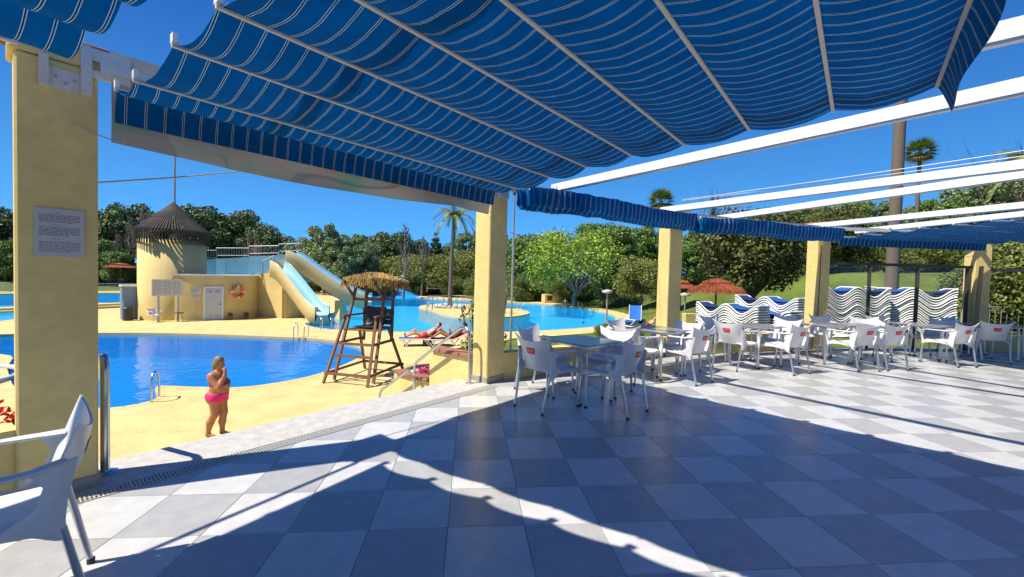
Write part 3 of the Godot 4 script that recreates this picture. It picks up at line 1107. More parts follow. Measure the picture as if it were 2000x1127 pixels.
const FONT5 := {"M": [17, 27, 21, 17, 17], "I": [4, 4, 4, 4, 4], "E": [31, 16, 30, 16, 31], "N": [17, 25, 21, 19, 17], "T": [31, 4, 4, 4, 4], "O": [14, 17, 17, 17, 14], "S": [15, 16, 14, 1, 30]}
func glyph(im: Image, ch: String, x: int, y: int, c: Color) -> void:
	# 5x5 letter, mirrored left to right, four pixels a cell
	if not FONT5.has(ch):
		return
	for r in 5:
		for k in 5:
			if (FONT5[ch][r] >> k) & 1:
				im.fill_rect(Rect2i(x + k * 4, y + r * 5, 4, 5), c)

# ---------------------------------------------------------------- awnings
func stripe_texture() -> ImageTexture:
	var im := Image.create(256, 64, false, Image.FORMAT_RGB8)
	var r := RandomNumberGenerator.new()
	r.seed = 12
	for x in 256:
		for y in 64:
			var f := x / 256.0
			var w := 1.0 if (f > 0.44 and f < 0.472) or (f > 0.54 and f < 0.572) else 0.0
			var n := r.randf_range(0.92, 1.0)
			var c := Color(0.0, 0.37, 0.62)
			if f > 0.475 and f < 0.535:
				c = Color(0.0, 0.25, 0.45)
			c = c.lerp(Color(0.84, 0.84, 0.82), w)
			im.set_pixel(x, y, Color(c.r * n, c.g * n, c.b * n))
	im.generate_mipmaps()
	return ImageTexture.create_from_image(im)

func cloth_mat() -> StandardMaterial3D:
	if M.has("awning_cloth"):
		return M.awning_cloth
	var m := mat("awning_cloth", Color.WHITE, 0.8)
	m.albedo_texture = stripe_texture()
	m.backlight_enabled = true
	m.backlight = lin(0.012, 0.175, 0.29)
	m.metallic_specular = 0.12
	patches(m, 0.86, 1.0, 0.02, 0.4, 61)
	return m

func spread_awning(i: int, battens: Array, left: Callable, right: Callable, label: String, B: Dictionary, flap: float, sag := 0.05, valance := true) -> void:
	# battens: [v, y]; left/right give u at v
	var t := thing("awning", label, "awning", Vector3.ZERO, 0.0, "blue striped awnings")
	var st := SurfaceTool.new()
	st.begin(Mesh.PRIMITIVE_TRIANGLES)
	st.set_smooth_group(0)
	var prof := []
	var b0: Array = battens[0]
	if valance:
		prof.append([b0[0] - 0.045, b0[1] - 0.2])
		prof.append([b0[0] - 0.03, b0[1] - 0.1])
	for k in battens.size() - 1:
		var p: Array = battens[k]
		var q: Array = battens[k + 1]
		for s in 9:
			var f := s / 9.0
			var sg := sag * (4.0 * f * (1.0 - f)) * (1.0 if k > 2 else 1.35)
			prof.append([lerpf(p[0], q[0], f), lerpf(p[1], q[1], f) - sg, 4.0 * f * (1.0 - f)])
	var e: Array = battens[battens.size() - 1]
	prof.append([e[0], e[1]])
	for s in 4:
		prof.append([e[0] + 0.02 + 0.012 * s, e[1] - flap * (s + 1) / 4.0])
	var n := 40
	var fn := FastNoiseLite.new()
	fn.seed = 5 + i
	fn.frequency = 0.9
	var rows := []
	for k in prof.size():
		var row := []
		for j in n + 1:
			var f := float(j) / n
			var v: float = prof[k][0]
			var u := lerpf(left.call(v), right.call(v), f)
			var free: float = prof[k][2] if prof[k].size() > 2 else 0.0
			var wob := fn.get_noise_2d(u * 1.2, v * 3.0) * 0.016 * free
			if k >= prof.size() - 4:
				v += sin(u * 6.0) * 0.014 * (k - prof.size() + 5) * 0.25
			row.append([bay_pt(B, u, v + wob * 0.3, prof[k][1] + wob), Vector2(u / 0.1, prof[k][0] * 3.0)])
		rows.append(row)
	for k in prof.size() - 1:
		for j in n:
			for c in [[0, 0], [0, 1], [1, 1], [0, 0], [1, 1], [1, 0]]:
				var w: Array = rows[k + c[0]][j + c[1]]
				st.set_uv(w[1])
				st.add_vertex(w[0])
	put("cloth", done(st), cloth_mat(), t)
	for k in battens.size():
		var p: Array = battens[k]
		var s1 := tool_()
		bar(s1, bay_pt(B, left.call(p[0]) - 0.01, p[0], p[1] - 0.004), bay_pt(B, right.call(p[0]) + 0.01, p[0], p[1] - 0.004), 0.019, 0.022)
		put("batten", done(s1), M.old_white, t)
		for sd in [0, 1]:
			var u: float = left.call(p[0]) if sd == 0 else right.call(p[0])
			var s2 := tool_()
			box(s2, bay_pt(B, u, p[0], p[1] + 0.03), Vector3(0.022, 0.045, 0.05))
			put("end_cap", done(s2), M.white_metal, t)

func gathered_awning(i: int, label: String) -> void:
	var B := bay(i)
	var t := thing("awning", label, "awning", Vector3.ZERO, 0.0, "blue striped awnings")
	var st := SurfaceTool.new()
	st.begin(Mesh.PRIMITIVE_TRIANGLES)
	st.set_smooth_group(0)
	var n := 160
	var l: float = B.l
	var fn := FastNoiseLite.new()
	fn.seed = 40 + i
	fn.frequency = 0.8
	var prof := [[0.28, 2.63], [0.31, 2.56], [0.31, 2.48], [0.3, 2.41], [0.34, 2.37], [0.38, 2.345], [0.42, 2.36], [0.44, 2.42], [0.45, 2.52], [0.46, 2.6], [0.49, 2.5], [0.51, 2.4], [0.55, 2.355], [0.59, 2.4], [0.6, 2.52], [0.6, 2.62]]
	var rows := []
	for k in prof.size():
		var row := []
		for j in n + 1:
			var u := lerpf(-l / 2 + 0.2, l / 2 - 0.12, float(j) / n)
			var pleat := smoothstep(0.34, 0.2, float(j) / n)
			var v: float = prof[k][0] + sin(u * 70.0) * 0.022 * pleat + fn.get_noise_2d(u * 4.0, k * 0.5) * 0.025 + sin(u * 9.0 + k) * 0.006
			var y: float = prof[k][1] + fn.get_noise_2d(u * 2.0 + 50, k * 0.3) * 0.03 - 0.012 * sin(u * 2.6)
			row.append([bay_pt(B, u, v, y), Vector2(u / 0.1, k * 0.2)])
		rows.append(row)
	for k in prof.size() - 1:
		for j in n:
			for c in [[0, 0], [0, 1], [1, 1], [0, 0], [1, 1], [1, 0]]:
				var w: Array = rows[k + c[0]][j + c[1]]
				st.set_uv(w[1])
				st.add_vertex(w[0])
	put("cloth", done(st), cloth_mat(), t)
	for k in 12:
		var u2 := -l / 2 + 0.25 + 0.085 * k
		var s := tool_()
		box(s, bay_pt(B, u2, 0.3, 2.645), Vector3(0.02, 0.035, 0.02))
		put("hook", done(s), M.white_metal, t)
	var s5 := tool_()
	bar(s5, bay_pt(B, -l / 2 + 1.3, 0.285, 2.425), bay_pt(B, l / 2 - 0.16, 0.285, 2.42), 0.02, 0.015)
	put("batten", done(s5), M.old_white, t)

func awnings() -> void:
	# over the stairs: battens measured inward from the pillar line (v = Z + 3.94)
	var b1 := [[0.28, 2.55], [0.62, 2.53], [1.2, 2.57], [1.7, 2.6], [2.22, 2.62], [2.72, 2.62], [3.23, 2.63], [3.75, 2.64], [4.25, 2.65]]
	var B := bay(1)
	spread_awning(1, b1, func(v): return -1.785 + 0.1 * (v - 0.39), func(v): return 1.755 - 0.12 * (v - 0.62), "blue striped awning spread overhead above the stairs", B, 0.17)
	var B0 := bay(0)
	var b0 := []
	for k in 8:
		b0.append([0.36 + 0.46 * k, 2.66 + 0.004 * k])
	spread_awning(0, b0, func(v): return -1.85 + 0.1 * (v - 0.4), func(v): return 1.945 + 0.03 * (v - 0.35), "blue striped awning whose corner shows above the notice pillar", B0, 0.17, 0.07, false)
	gathered_awning(2, "blue striped awning gathered in folds behind the shaded table")
	gathered_awning(3, "blue striped awning gathered in folds behind the sunlit tables")
	var B4 := bay(4)
	var b4 := []
	for k in 9:
		b4.append([0.3 + 0.5 * k, 2.5 + 0.008 * k])
	spread_awning(4, b4, func(v): return -1.75 + 0.115 * (v - 0.4), func(v): return 1.8 - 0.12 * (v - 0.54), "blue striped awning spread above the dark glazed screen", B4, 0.15)
	# light grey flag-pole like tube beside the handrail pillar
	var s := thing("awning_pole", "tall thin aluminium pole beside the handrail pillar", "pole", Vector3(5.12, 0, -4.2))
	var p := tool_()
	tube(p, [Vector3(0, -0.3, 0), Vector3(0.0, 1.0, 0), Vector3(0.0, 2.72, 0)], 0.017, 10)
	put("tube", done(p), M.aluminium, s)
	var q := tool_()
	tube(q, [Vector3(0, 2.7, 0), Vector3(0, 2.76, 0)], 0.024, 10)
	put("tip", done(q), M.black, s)
	var q2 := tool_()
	tube(q2, [Vector3(0, 0.62, 0), Vector3(0, 0.8, 0)], 0.023, 10)
	put("sleeve", done(q2), M.galvanised, s)
	# dark glazed screen between the last pillars
	var d := thing("glazed_screen", "dark framed glass windbreak screen between two pillars", "screen")
	var l: float = B4.l
	var fr := tool_()
	bar(fr, bay_pt(B4, -l / 2 + 0.2, 0.02, 1.93), bay_pt(B4, l / 2 - 0.2, 0.02, 1.93), 0.05, 0.06)
	put("top_rail", done(fr), M.dark_frame, d)
	for e in [-0.75, 0.45, 1.72]:
		var ps := tool_()
		bar(ps, bay_pt(B4, e, 0.02, 0.0), bay_pt(B4, e, 0.02, 1.9), 0.07, 0.07)
		put("post", done(ps), M.dark_frame, d)
	for e in [[-1.85, -0.79], [-0.71, 0.41], [0.49, 1.68]]:
		var gl := tool_()
		bar(gl, bay_pt(B4, e[0], 0.02, 1.0), bay_pt(B4, e[1], 0.02, 1.0), 0.008, 1.76)
		put("pane", done(gl), M.pane, d)
	var B5 := bay(5)
	var d2 := thing("glazed_screen", "dark framed screen rail right of the shaded pillar", "screen")
	var f2 := tool_()
	bar(f2, bay_pt(B5, -B5.l / 2 + 0.2, 0.02, 1.88), bay_pt(B5, B5.l / 2 - 0.2, 0.02, 1.88), 0.05, 0.07)
	put("top_rail", done(f2), M.dark_frame, d2)
	var f3 := tool_()
	bar(f3, bay_pt(B5, 1.2, 0.02, 0.35), bay_pt(B5, 1.2, 0.02, 1.84), 0.06, 0.06)
	put("post", done(f3), M.dark_frame, d2)

func added_facade() -> void:
	# unseen front added behind the camera for shade and warm bounce; pergola beams end here
	var t := thing("added_front", "pale unseen building front added behind the terrace to bounce light", "building")
	for i in PILLARS.size() - 1:
		var B := bay(i)
		var w: float = B.l * (1.0 - 8.7 / 15.2) * 0.5
		var lintel := tool_()
		bar(lintel, bay_pt(B, -w, 8.75, 2.95), bay_pt(B, w, 8.75, 2.95), 0.3, 1.1)
		put("lintel", done(lintel), M.facade_paint, t)
		for e in [-1.0, 1.0]:
			var pier := tool_()
			bar(pier, bay_pt(B, e * (w - 0.12), 8.75, 0.0), bay_pt(B, e * (w - 0.12), 8.75, 2.4), 0.3, 0.24)
			put("pier", done(pier), M.facade_paint, t)
		var gl := tool_()
		bar(gl, bay_pt(B, -w + 0.24, 8.85, 1.2), bay_pt(B, w - 0.24, 8.85, 1.2), 0.04, 2.4)
		put("infill_panel", done(gl), M.bounce_infill, t)  # plain pale panel added to return light
		var rf := tool_()
		bar(rf, bay_pt(B, -w - 0.3, 10.4, 3.55), bay_pt(B, w + 0.3, 10.4, 3.55), 3.6, 0.12)
		put("roof_slab", done(rf), M.old_white, t)

# ---------------------------------------------------------------- slide building
const TOWER := Vector3(7.23, DECK, -34.1)
const DRUM := Vector3(9.28, DECK, -34.3)

func slide_building() -> void:
	var b := thing("slide_tower", "yellow round tower building with dark slatted cone roof and water slides", "building", Vector3.ZERO)
	var st := tool_()
	lathe(st, TOWER, [Vector2(1.75, 0), Vector2(1.75, 5.0)], 56)
	lathe(st, TOWER, [Vector2(1.75, 5.0), Vector2(1.6, 5.0), Vector2(1.6, 4.4), Vector2(0, 4.4)], 56)
	put("tower_wall", done(st), M.yellow_building, b)
	var dr := tool_()
	lathe(dr, DRUM, [Vector2(3.1, 0), Vector2(3.1, 2.8)], 72)
	put("drum_wall", done(dr), M.yellow_building, b)
	var rim := tool_()
	lathe(rim, DRUM, [Vector2(3.12, 2.78), Vector2(3.16, 2.8), Vector2(3.16, 2.86), Vector2(2.9, 2.88), Vector2(2.9, 2.5), Vector2(0.0, 2.5)], 72)
	put("parapet", done(rim), M.white_paint, b)
	# cone of wooden slats with a hanging fringe
	var roof := put("roof", cone_ring(), M.grey_wood, b, TOWER)
	for k in 76:
		var a := TAU * k / 76.0
		var d := Vector3(cos(a), 0, sin(a))
		var s := tool_()
		bar(s, d * 0.05 + Vector3(0, 7.38, 0), d * 1.15 + Vector3(0, 6.25, 0), 0.045, 0.05)
		bar(s, d * 1.15 + Vector3(0, 6.25, 0), d * 1.95 + Vector3(0, 5.55, 0), 0.065, 0.05)
		bar(s, d * 1.94 + Vector3(0, 5.58, 0), d * 1.94 + Vector3(0, 4.68 + 0.025 * sin(k * 7.0), 0), 0.065, 0.045)
		put("slat", done(s), M.grey_wood, roof)
	var pole := tool_()
	tube(pole, [TOWER + Vector3(0.05, 7.2, 0), TOWER + Vector3(0.05, 10.3, 0)], 0.07, 8)
	put("mast", done(pole), M.galvanised, b)
	# door with vents
	var dd := Vector3(-0.55, 0, 1).normalized()   # outward at the door
	var cam_dir := (Vector3(0, 0, 0) - Vector3(DRUM.x, 0, DRUM.z)).normalized()
	var adoor := atan2(cam_dir.x, cam_dir.z) + 0.06
	var dn := Vector3(sin(adoor), 0, cos(adoor))
	var door := put("door", plain_box(Vector3(0.86, 2.0, 0.06)), M.door_paint, b, DRUM + dn * 3.1 + Vector3(0, 1.02, 0))
	door.rotation.y = adoor
	var dfr := tool_()
	for e in [-1, 1]:
		box(dfr, Vector3(0.47 * e, 0.0, 0.02), Vector3(0.08, 2.08, 0.08))
	box(dfr, Vector3(0, 1.06, 0.02), Vector3(1.02, 0.08, 0.08))
	put("door_frame", done(dfr), M.white_paint, door)
	for e in [[-0.2, 0.78], [0.2, 0.78], [-0.2, -0.8], [0.2, -0.8]]:
		var v := tool_()
		for q in 5:
			box(v, Vector3(e[0], e[1] - 0.08 + 0.04 * q, 0.036), Vector3(0.26, 0.025, 0.014))
		put("vent", done(v), M.galvanised, door)
	var hd := tool_()
	box(hd, Vector3(0.33, -0.02, 0.06), Vector3(0.1, 0.035, 0.05))
	put("handle", done(hd), M.black, door)
	var ws := tool_()
	tri(ws, Vector3(-0.1, 0.42, 0.034), Vector3(0.1, 0.42, 0.034), Vector3(0, 0.6, 0.034))
	put("warning_sticker", done(ws), mat("warning_yellow", lin(0.7, 0.5, 0.02), 0.5), door)
	# small notices beside the door
	for k in 2:
		var an := adoor - 0.29
		var nn := Vector3(sin(an), 0, cos(an))
		var m := mat("small_notice%d" % k, Color.WHITE, 0.6)
		m.albedo_texture = print_lines(96, 72, Color(0.8, 0.78, 0.7), Color(0.3, 0.28, 0.26), [[10, 10, 86, 62, 5, false]], 30 + k)
		var o := put("wall_notice", plate_mesh(0.56 if k == 0 else 0.42, 0.4 if k == 0 else 0.3, 0.02), m, b, DRUM + nn * 3.11 + Vector3(0, 1.85 - 0.38 * k, 0))
		o.rotation.y = an
	# lifebuoy on the wall
	var ab := adoor + 0.42
	var nb := Vector3(sin(ab), 0, cos(ab))
	var buoy := lifebuoy("orange lifebuoy hanging on the yellow wall beside the grey door", DRUM + nb * 3.19 + Vector3(0, 1.78, 0), ab, 0.45)
	# recessed wall towards the slides, ramp wall
	var rw := tool_()
	var A := Vector3(11.1, DECK, -30.9)
	wall_seg(rw, Vector3(11.6, DECK, -32.4), Vector3(12.35, DECK, -30.05), 0.3, 2.9, 3.25)
	wall_seg(rw, Vector3(12.35, DECK, -30.05), Vector3(14.5, DECK, -30.6), 0.3, 1.7, 1.7)
	put("recess_wall", done(rw), M.yellow_building, b)
	# upper platform: slab, blue inner walls, railings
	var pf := tool_()
	prism(pf, PackedVector2Array([Vector2(9.0, -36.5), Vector2(12.0, -31.6), Vector2(13.0, -30.4), Vector2(15.0, -32.0), Vector2(13.5, -35), Vector2(11, -38)]), DECK + 2.4, DECK + 2.62, true)
	put("platform", done(pf), M.platform_blue, b)
	var bw := tool_()
	var back := [Vector3(8.6, 0, -37.1), Vector3(10.2, 0, -36.3), Vector3(11.9, 0, -35.0), Vector3(13.4, 0, -33.6), Vector3(14.6, 0, -32.6)]
	for k in 4:
		wall_seg(bw, back[k] + Vector3(0, DECK, 0), back[k + 1] + Vector3(0, DECK, 0), 0.2, 3.7 + 0.25 * k, 3.95 + 0.2 * k if k < 3 else 4.3)
	put("blue_wall", done(bw), M.platform_blue, b)
	var body := tool_()
	wall_seg(body, Vector3(12.2, DECK, -31.6), Vector3(13.2, DECK, -30.8), 0.3, 3.9, 4.1)
	wall_seg(body, Vector3(13.2, DECK, -30.8), Vector3(14.6, DECK, -32.4), 0.25, 4.1, 4.3)
	put("slide_head", done(body), M.slide_yellow, b)
	for k in 4:
		rail_panel(b, back[k] + Vector3(0, DECK + 3.9 + 0.22 * k, 0), back[k + 1] + Vector3(0, DECK + 3.95 + 0.25 * k, 0), 0.62)
	rail_panel(b, Vector3(9.6, DECK + 2.86, -32.2), Vector3(11.7, DECK + 2.86, -31.9), 0.95)
	rail_panel(b, Vector3(11.7, DECK + 2.9, -31.9), Vector3(12.2, DECK + 3.3, -31.3), 0.95)
	# slides
	slide(b, [Vector3(11.85, 1.5, -29.9), Vector3(12.0, 1.25, -29.2), Vector3(12.3, 0.3, -28.0), Vector3(12.55, -0.62, -26.9), Vector3(12.7, -1.18, -26.0), Vector3(12.78, -1.3, -25.55)], 0.95, 0.55)
	slide(b, [Vector3(13.2, 2.2, -31.0), Vector3(13.65, 1.95, -30.4), Vector3(14.6, 1.0, -29.4), Vector3(15.6, 0.05, -28.3), Vector3(16.5, -0.55, -27.3), Vector3(16.9, -0.68, -26.9)], 1.25, 0.6)
	for q in [Vector3(12.62, DECK, -26.6), Vector3(15.5, DECK - 0.6, -28.4)]:
		var pr := tool_()
		box(pr, q + Vector3(0, 0.5, 0), Vector3(0.5, 1.0 if q.x < 14 else 2.6, 0.7))
		put("slide_pier", done(pr), M.slide_yellow, b)
	# notice board with three columns
	var nb2 := thing("notice_board", "white three column rules board on grey posts before the tower", "notice board", Vector3(6.5, DECK, -31.95), atan2(-6.5, 31.95) + 0.1)
	var mb := mat("board_print", Color.WHITE, 0.5)
	var bl := []
	for c in 3:
		bl.append([14 + c * 100, 14, 96 + c * 100, 190, 17 if c != 1 else 15, false])
	mb.albedo_texture = print_lines(312, 204, Color(0.85, 0.83, 0.76), Color(0.32, 0.31, 0.28), bl, 44)
	put("panel", plate_mesh(1.42, 1.0, 0.04), mb, nb2, Vector3(0, 2.02, 0.03))
	var fr := tool_()
	for e in [-0.71, -0.235, 0.235, 0.71]:
		box(fr, Vector3(e, 2.02, 0.075), Vector3(0.03, 1.02, 0.02))
	put("frame", done(fr), M.old_white, nb2)
	for e in [-0.42, 0.5]:
		var p := tool_()
		tube(p, [Vector3(e, 0, 0), Vector3(e, 2.4, 0)], 0.055, 8)
		put("post", done(p), M.galvanised, nb2)
	# little things by the wall
	var st2 := thing("stool_table", "small round brown table beside the rules board", "table", Vector3(7.0, DECK, -31.6))
	var tp := tool_()
	lathe(tp, Vector3.ZERO, [Vector2(0.0, 0.5), Vector2(0.24, 0.5), Vector2(0.24, 0.54), Vector2(0, 0.55)], 16)
	put("top", done(tp), M.wood, st2)
	for k in 3:
		var lg := tool_()
		var a3 := TAU * k / 3
		tube(lg, [Vector3(cos(a3) * 0.1, 0.5, sin(a3) * 0.1), Vector3(cos(a3) * 0.18, 0, sin(a3) * 0.18)], 0.015, 6)
		put("leg", done(lg), M.wood, st2)
	var bin := thing("litter_bin", "dark litter bin standing left of the tower", "bin", Vector3(5.0, DECK, -33.7))
	var bb := tool_()
	lathe(bb, Vector3.ZERO, [Vector2(0.2, 0.0), Vector2(0.24, 0.05), Vector2(0.26, 0.75), Vector2(0.22, 0.8), Vector2(0.22, 0.6), Vector2(0, 0.6)], 18)
	put("body", done(bb), M.dark_frame, bin)
	var bp := tool_()
	tube(bp, [Vector3(-0.22, 0, 0), Vector3(-0.22, 1.2, 0)], 0.03, 6)
	put("post", done(bp), M.galvanised, bin)
	var sp := thing("shower_box", "blue grey cabinet attached left of the tower", "cabinet", Vector3(5.15, DECK, -34.6))
	var sb := tool_()
	bevel_box(sb, Vector3(0, 1.0, 0), Vector3(0.7, 2.0, 0.6), 0.03)
	put("body", done(sb), grain(mat("cabinet_blue", lin(0.2, 0.3, 0.4), 0.5), 0.85, 1.0, 0.02, 1.0), sp)
	var lid := tool_()
	bevel_box(lid, Vector3(0, 2.05, 0), Vector3(0.8, 0.12, 0.7), 0.02)
	put("lid", done(lid), M.old_white, sp)
	# far standing plant pots at the drum foot
	for k in 2:
		var f := thing("flower_pot", "small clay pot at the foot of the drum wall", "pot", DRUM + Vector3(sin(adoor + 0.27 + 0.3 * k), 0, cos(adoor + 0.27 + 0.3 * k)) * 3.35, 0.0, "pots along the drum wall")
		var pt := tool_()
		lathe(pt, Vector3.ZERO, [Vector2(0.09, 0), Vector2(0.14, 0.2), Vector2(0.15, 0.22), Vector2(0.12, 0.22), Vector2(0.0, 0.18)], 12)
		put("pot", done(pt), M.brick, f)
		put("plant", leaf_ball(90 + k, Vector3(0, 0.3, 0), Vector3(0.14, 0.14, 0.14), 60, 0.07, Color(0.08, 0.12, 0.03), Color(0.15, 0.16, 0.05)), M.leaf, f)

func cone_ring() -> ArrayMesh:
	# purlin hoops under the slats
	var st := tool_()
	for e in [[0.6, 6.78], [1.15, 6.2], [1.92, 5.5], [1.9, 4.95]]:
		var pts := []
		for k in 33:
			pts.append(Vector3(cos(TAU * k / 32.0) * e[0], e[1], sin(TAU * k / 32.0) * e[0]))
		tube(st, pts, 0.03, 5, false)
	return done(st)

func plain_box(s: Vector3) -> ArrayMesh:
	var st := tool_()
	bevel_box(st, Vector3.ZERO, s, 0.008)
	return done(st)

func wall_seg(st: SurfaceTool, a: Vector3, b: Vector3, t: float, h0: float, h1: float) -> void:
	var d := (b - a).normalized()
	var n := Vector3(-d.z, 0, d.x) * t * 0.5
	var p := [a - n, b - n, b + n, a + n]
	var hh := [h0, h1, h1, h0]
	var q := []
	for k in 4:
		q.append(p[k] + Vector3(0, hh[k], 0))
	quad(st, q[3], q[2], q[1], q[0])
	quad(st, p[0], p[1], q[1], q[0])
	quad(st, p[2], p[3], q[3], q[2])
	quad(st, p[1], p[2], q[2], q[1])
	quad(st, p[3], p[0], q[0], q[3])

func rail_panel(parent: Node, a: Vector3, b: Vector3, h: float) -> void:
	var st := tool_()
	tube(st, [a + Vector3(0, h, 0), b + Vector3(0, h, 0)], 0.03, 6)
	tube(st, [a + Vector3(0, 0.08, 0), b + Vector3(0, 0.08, 0)], 0.02, 6)
	var n := int(a.distance_to(b) / 0.16)
	for k in n + 1:
		var p := a.lerp(b, float(k) / n)
		tube(st, [p, p + Vector3(0, h, 0)], 0.03 if k == 0 or k == n else 0.012, 5, false)
	put("railing", done(st), M.galvanised, parent)

func slide(parent: Node, path: Array, w: float, side_h: float) -> void:
	var cv := Curve3D.new()
	for p in path:
		cv.add_point(p)
	var pts := []
	for k in path.size() * 4 - 3:
		var i := k / 4
		var f := (k % 4) / 4.0
		var p0: Vector3 = path[maxi(i - 1, 0)]
		var p1: Vector3 = path[i]
		var p2: Vector3 = path[mini(i + 1, path.size() - 1)]
		var p3: Vector3 = path[mini(i + 2, path.size() - 1)]
		pts.append(p1.cubic_interpolate(p2, p0, p3, f))
	var inner := []
	var lrows := []
	var rrows := []
	var under := []
	for k in pts.size():
		var d: Vector3 = (pts[mini(k + 1, pts.size() - 1)] - pts[maxi(k - 1, 0)])
		d.y = 0
		d = d.normalized()
		var s := Vector3(-d.z, 0, d.x) * w * 0.5
		var p: Vector3 = pts[k]
		var row := []
		for q in [[-1.0, side_h], [-0.97, 0.14], [-0.8, 0.03], [0.0, 0.0], [0.8, 0.03], [0.97, 0.14], [1.0, side_h]]:
			row.append(p + s * q[0] + Vector3(0, q[1], 0))
		inner.append(row)
		var o := 1.1
		lrows.append([p - s * o + Vector3(0, side_h + 0.01, 0), p - s * o + Vector3(0, -0.5, 0)])
		rrows.append([p + s * o + Vector3(0, -0.5, 0), p + s * o + Vector3(0, side_h + 0.01, 0)])
		under.append([p - s * o + Vector3(0, -0.5, 0), p + s * o + Vector3(0, -0.5, 0)])
	put("slide_channel", sheet(inner), M.slide_blue, parent)
	var st := SurfaceTool.new()
	st.begin(Mesh.PRIMITIVE_TRIANGLES)
	sheet_into(st, lrows)
	sheet_into(st, rrows)
	sheet_into(st, under)
	var n := pts.size() - 1
	st.set_smooth_group(-1)
	quad(st, under[n][0], under[n][1], inner[n][4], inner[n][2])
	put("slide_shell", done(st), M.slide_yellow, parent)
	for e in [0, 6]:
		var lip := tool_()
		var lp := []
		for k in pts.size():
			lp.append(inner[k][e])
		tube(lip, lp, 0.03, 6)
		put("slide_lip", done(lip), M.slide_blue, parent)

func torus(st: SurfaceTool, R: float, r: float, a0: float, a1: float, n: int, c := Vector3.ZERO) -> void:
	var pts := []
	for k in n + 1:
		var a := lerpf(a0, a1, float(k) / n)
		pts.append(c + Vector3(cos(a) * R, sin(a) * R, 0))
	tube(st, pts, r, 10, true)

func lifebuoy(label: String, at: Vector3, turn: float, R: float) -> Node3D:
	var t := thing("lifebuoy", label, "lifebuoy", at, turn)
	for k in 4:
		var st := tool_()
		torus(st, R * 0.78, R * 0.22, TAU * k / 4 + 0.12, TAU * (k + 1) / 4 - 0.12, 9)
		put("ring_segment", done(st), M.orange_buoy, t)
		var s2 := tool_()
		torus(s2, R * 0.78, R * 0.225, TAU * k / 4 - 0.13, TAU * k / 4 + 0.13, 3)
		put("white_band", done(s2), M.white_paint, t)
	var rp := tool_()
	for k in 4:
		var pts := []
		for q in 7:
			var a := TAU * (k + q / 6.0) / 4
			pts.append(Vector3(cos(a), sin(a), 0.0) * (R + 0.05 * sin(PI * q / 6.0)) + Vector3(0, 0, 0.02))
		tube(rp, pts, 0.012, 5)
	put("grab_rope", done(rp), M.white_paint, t)
	return t

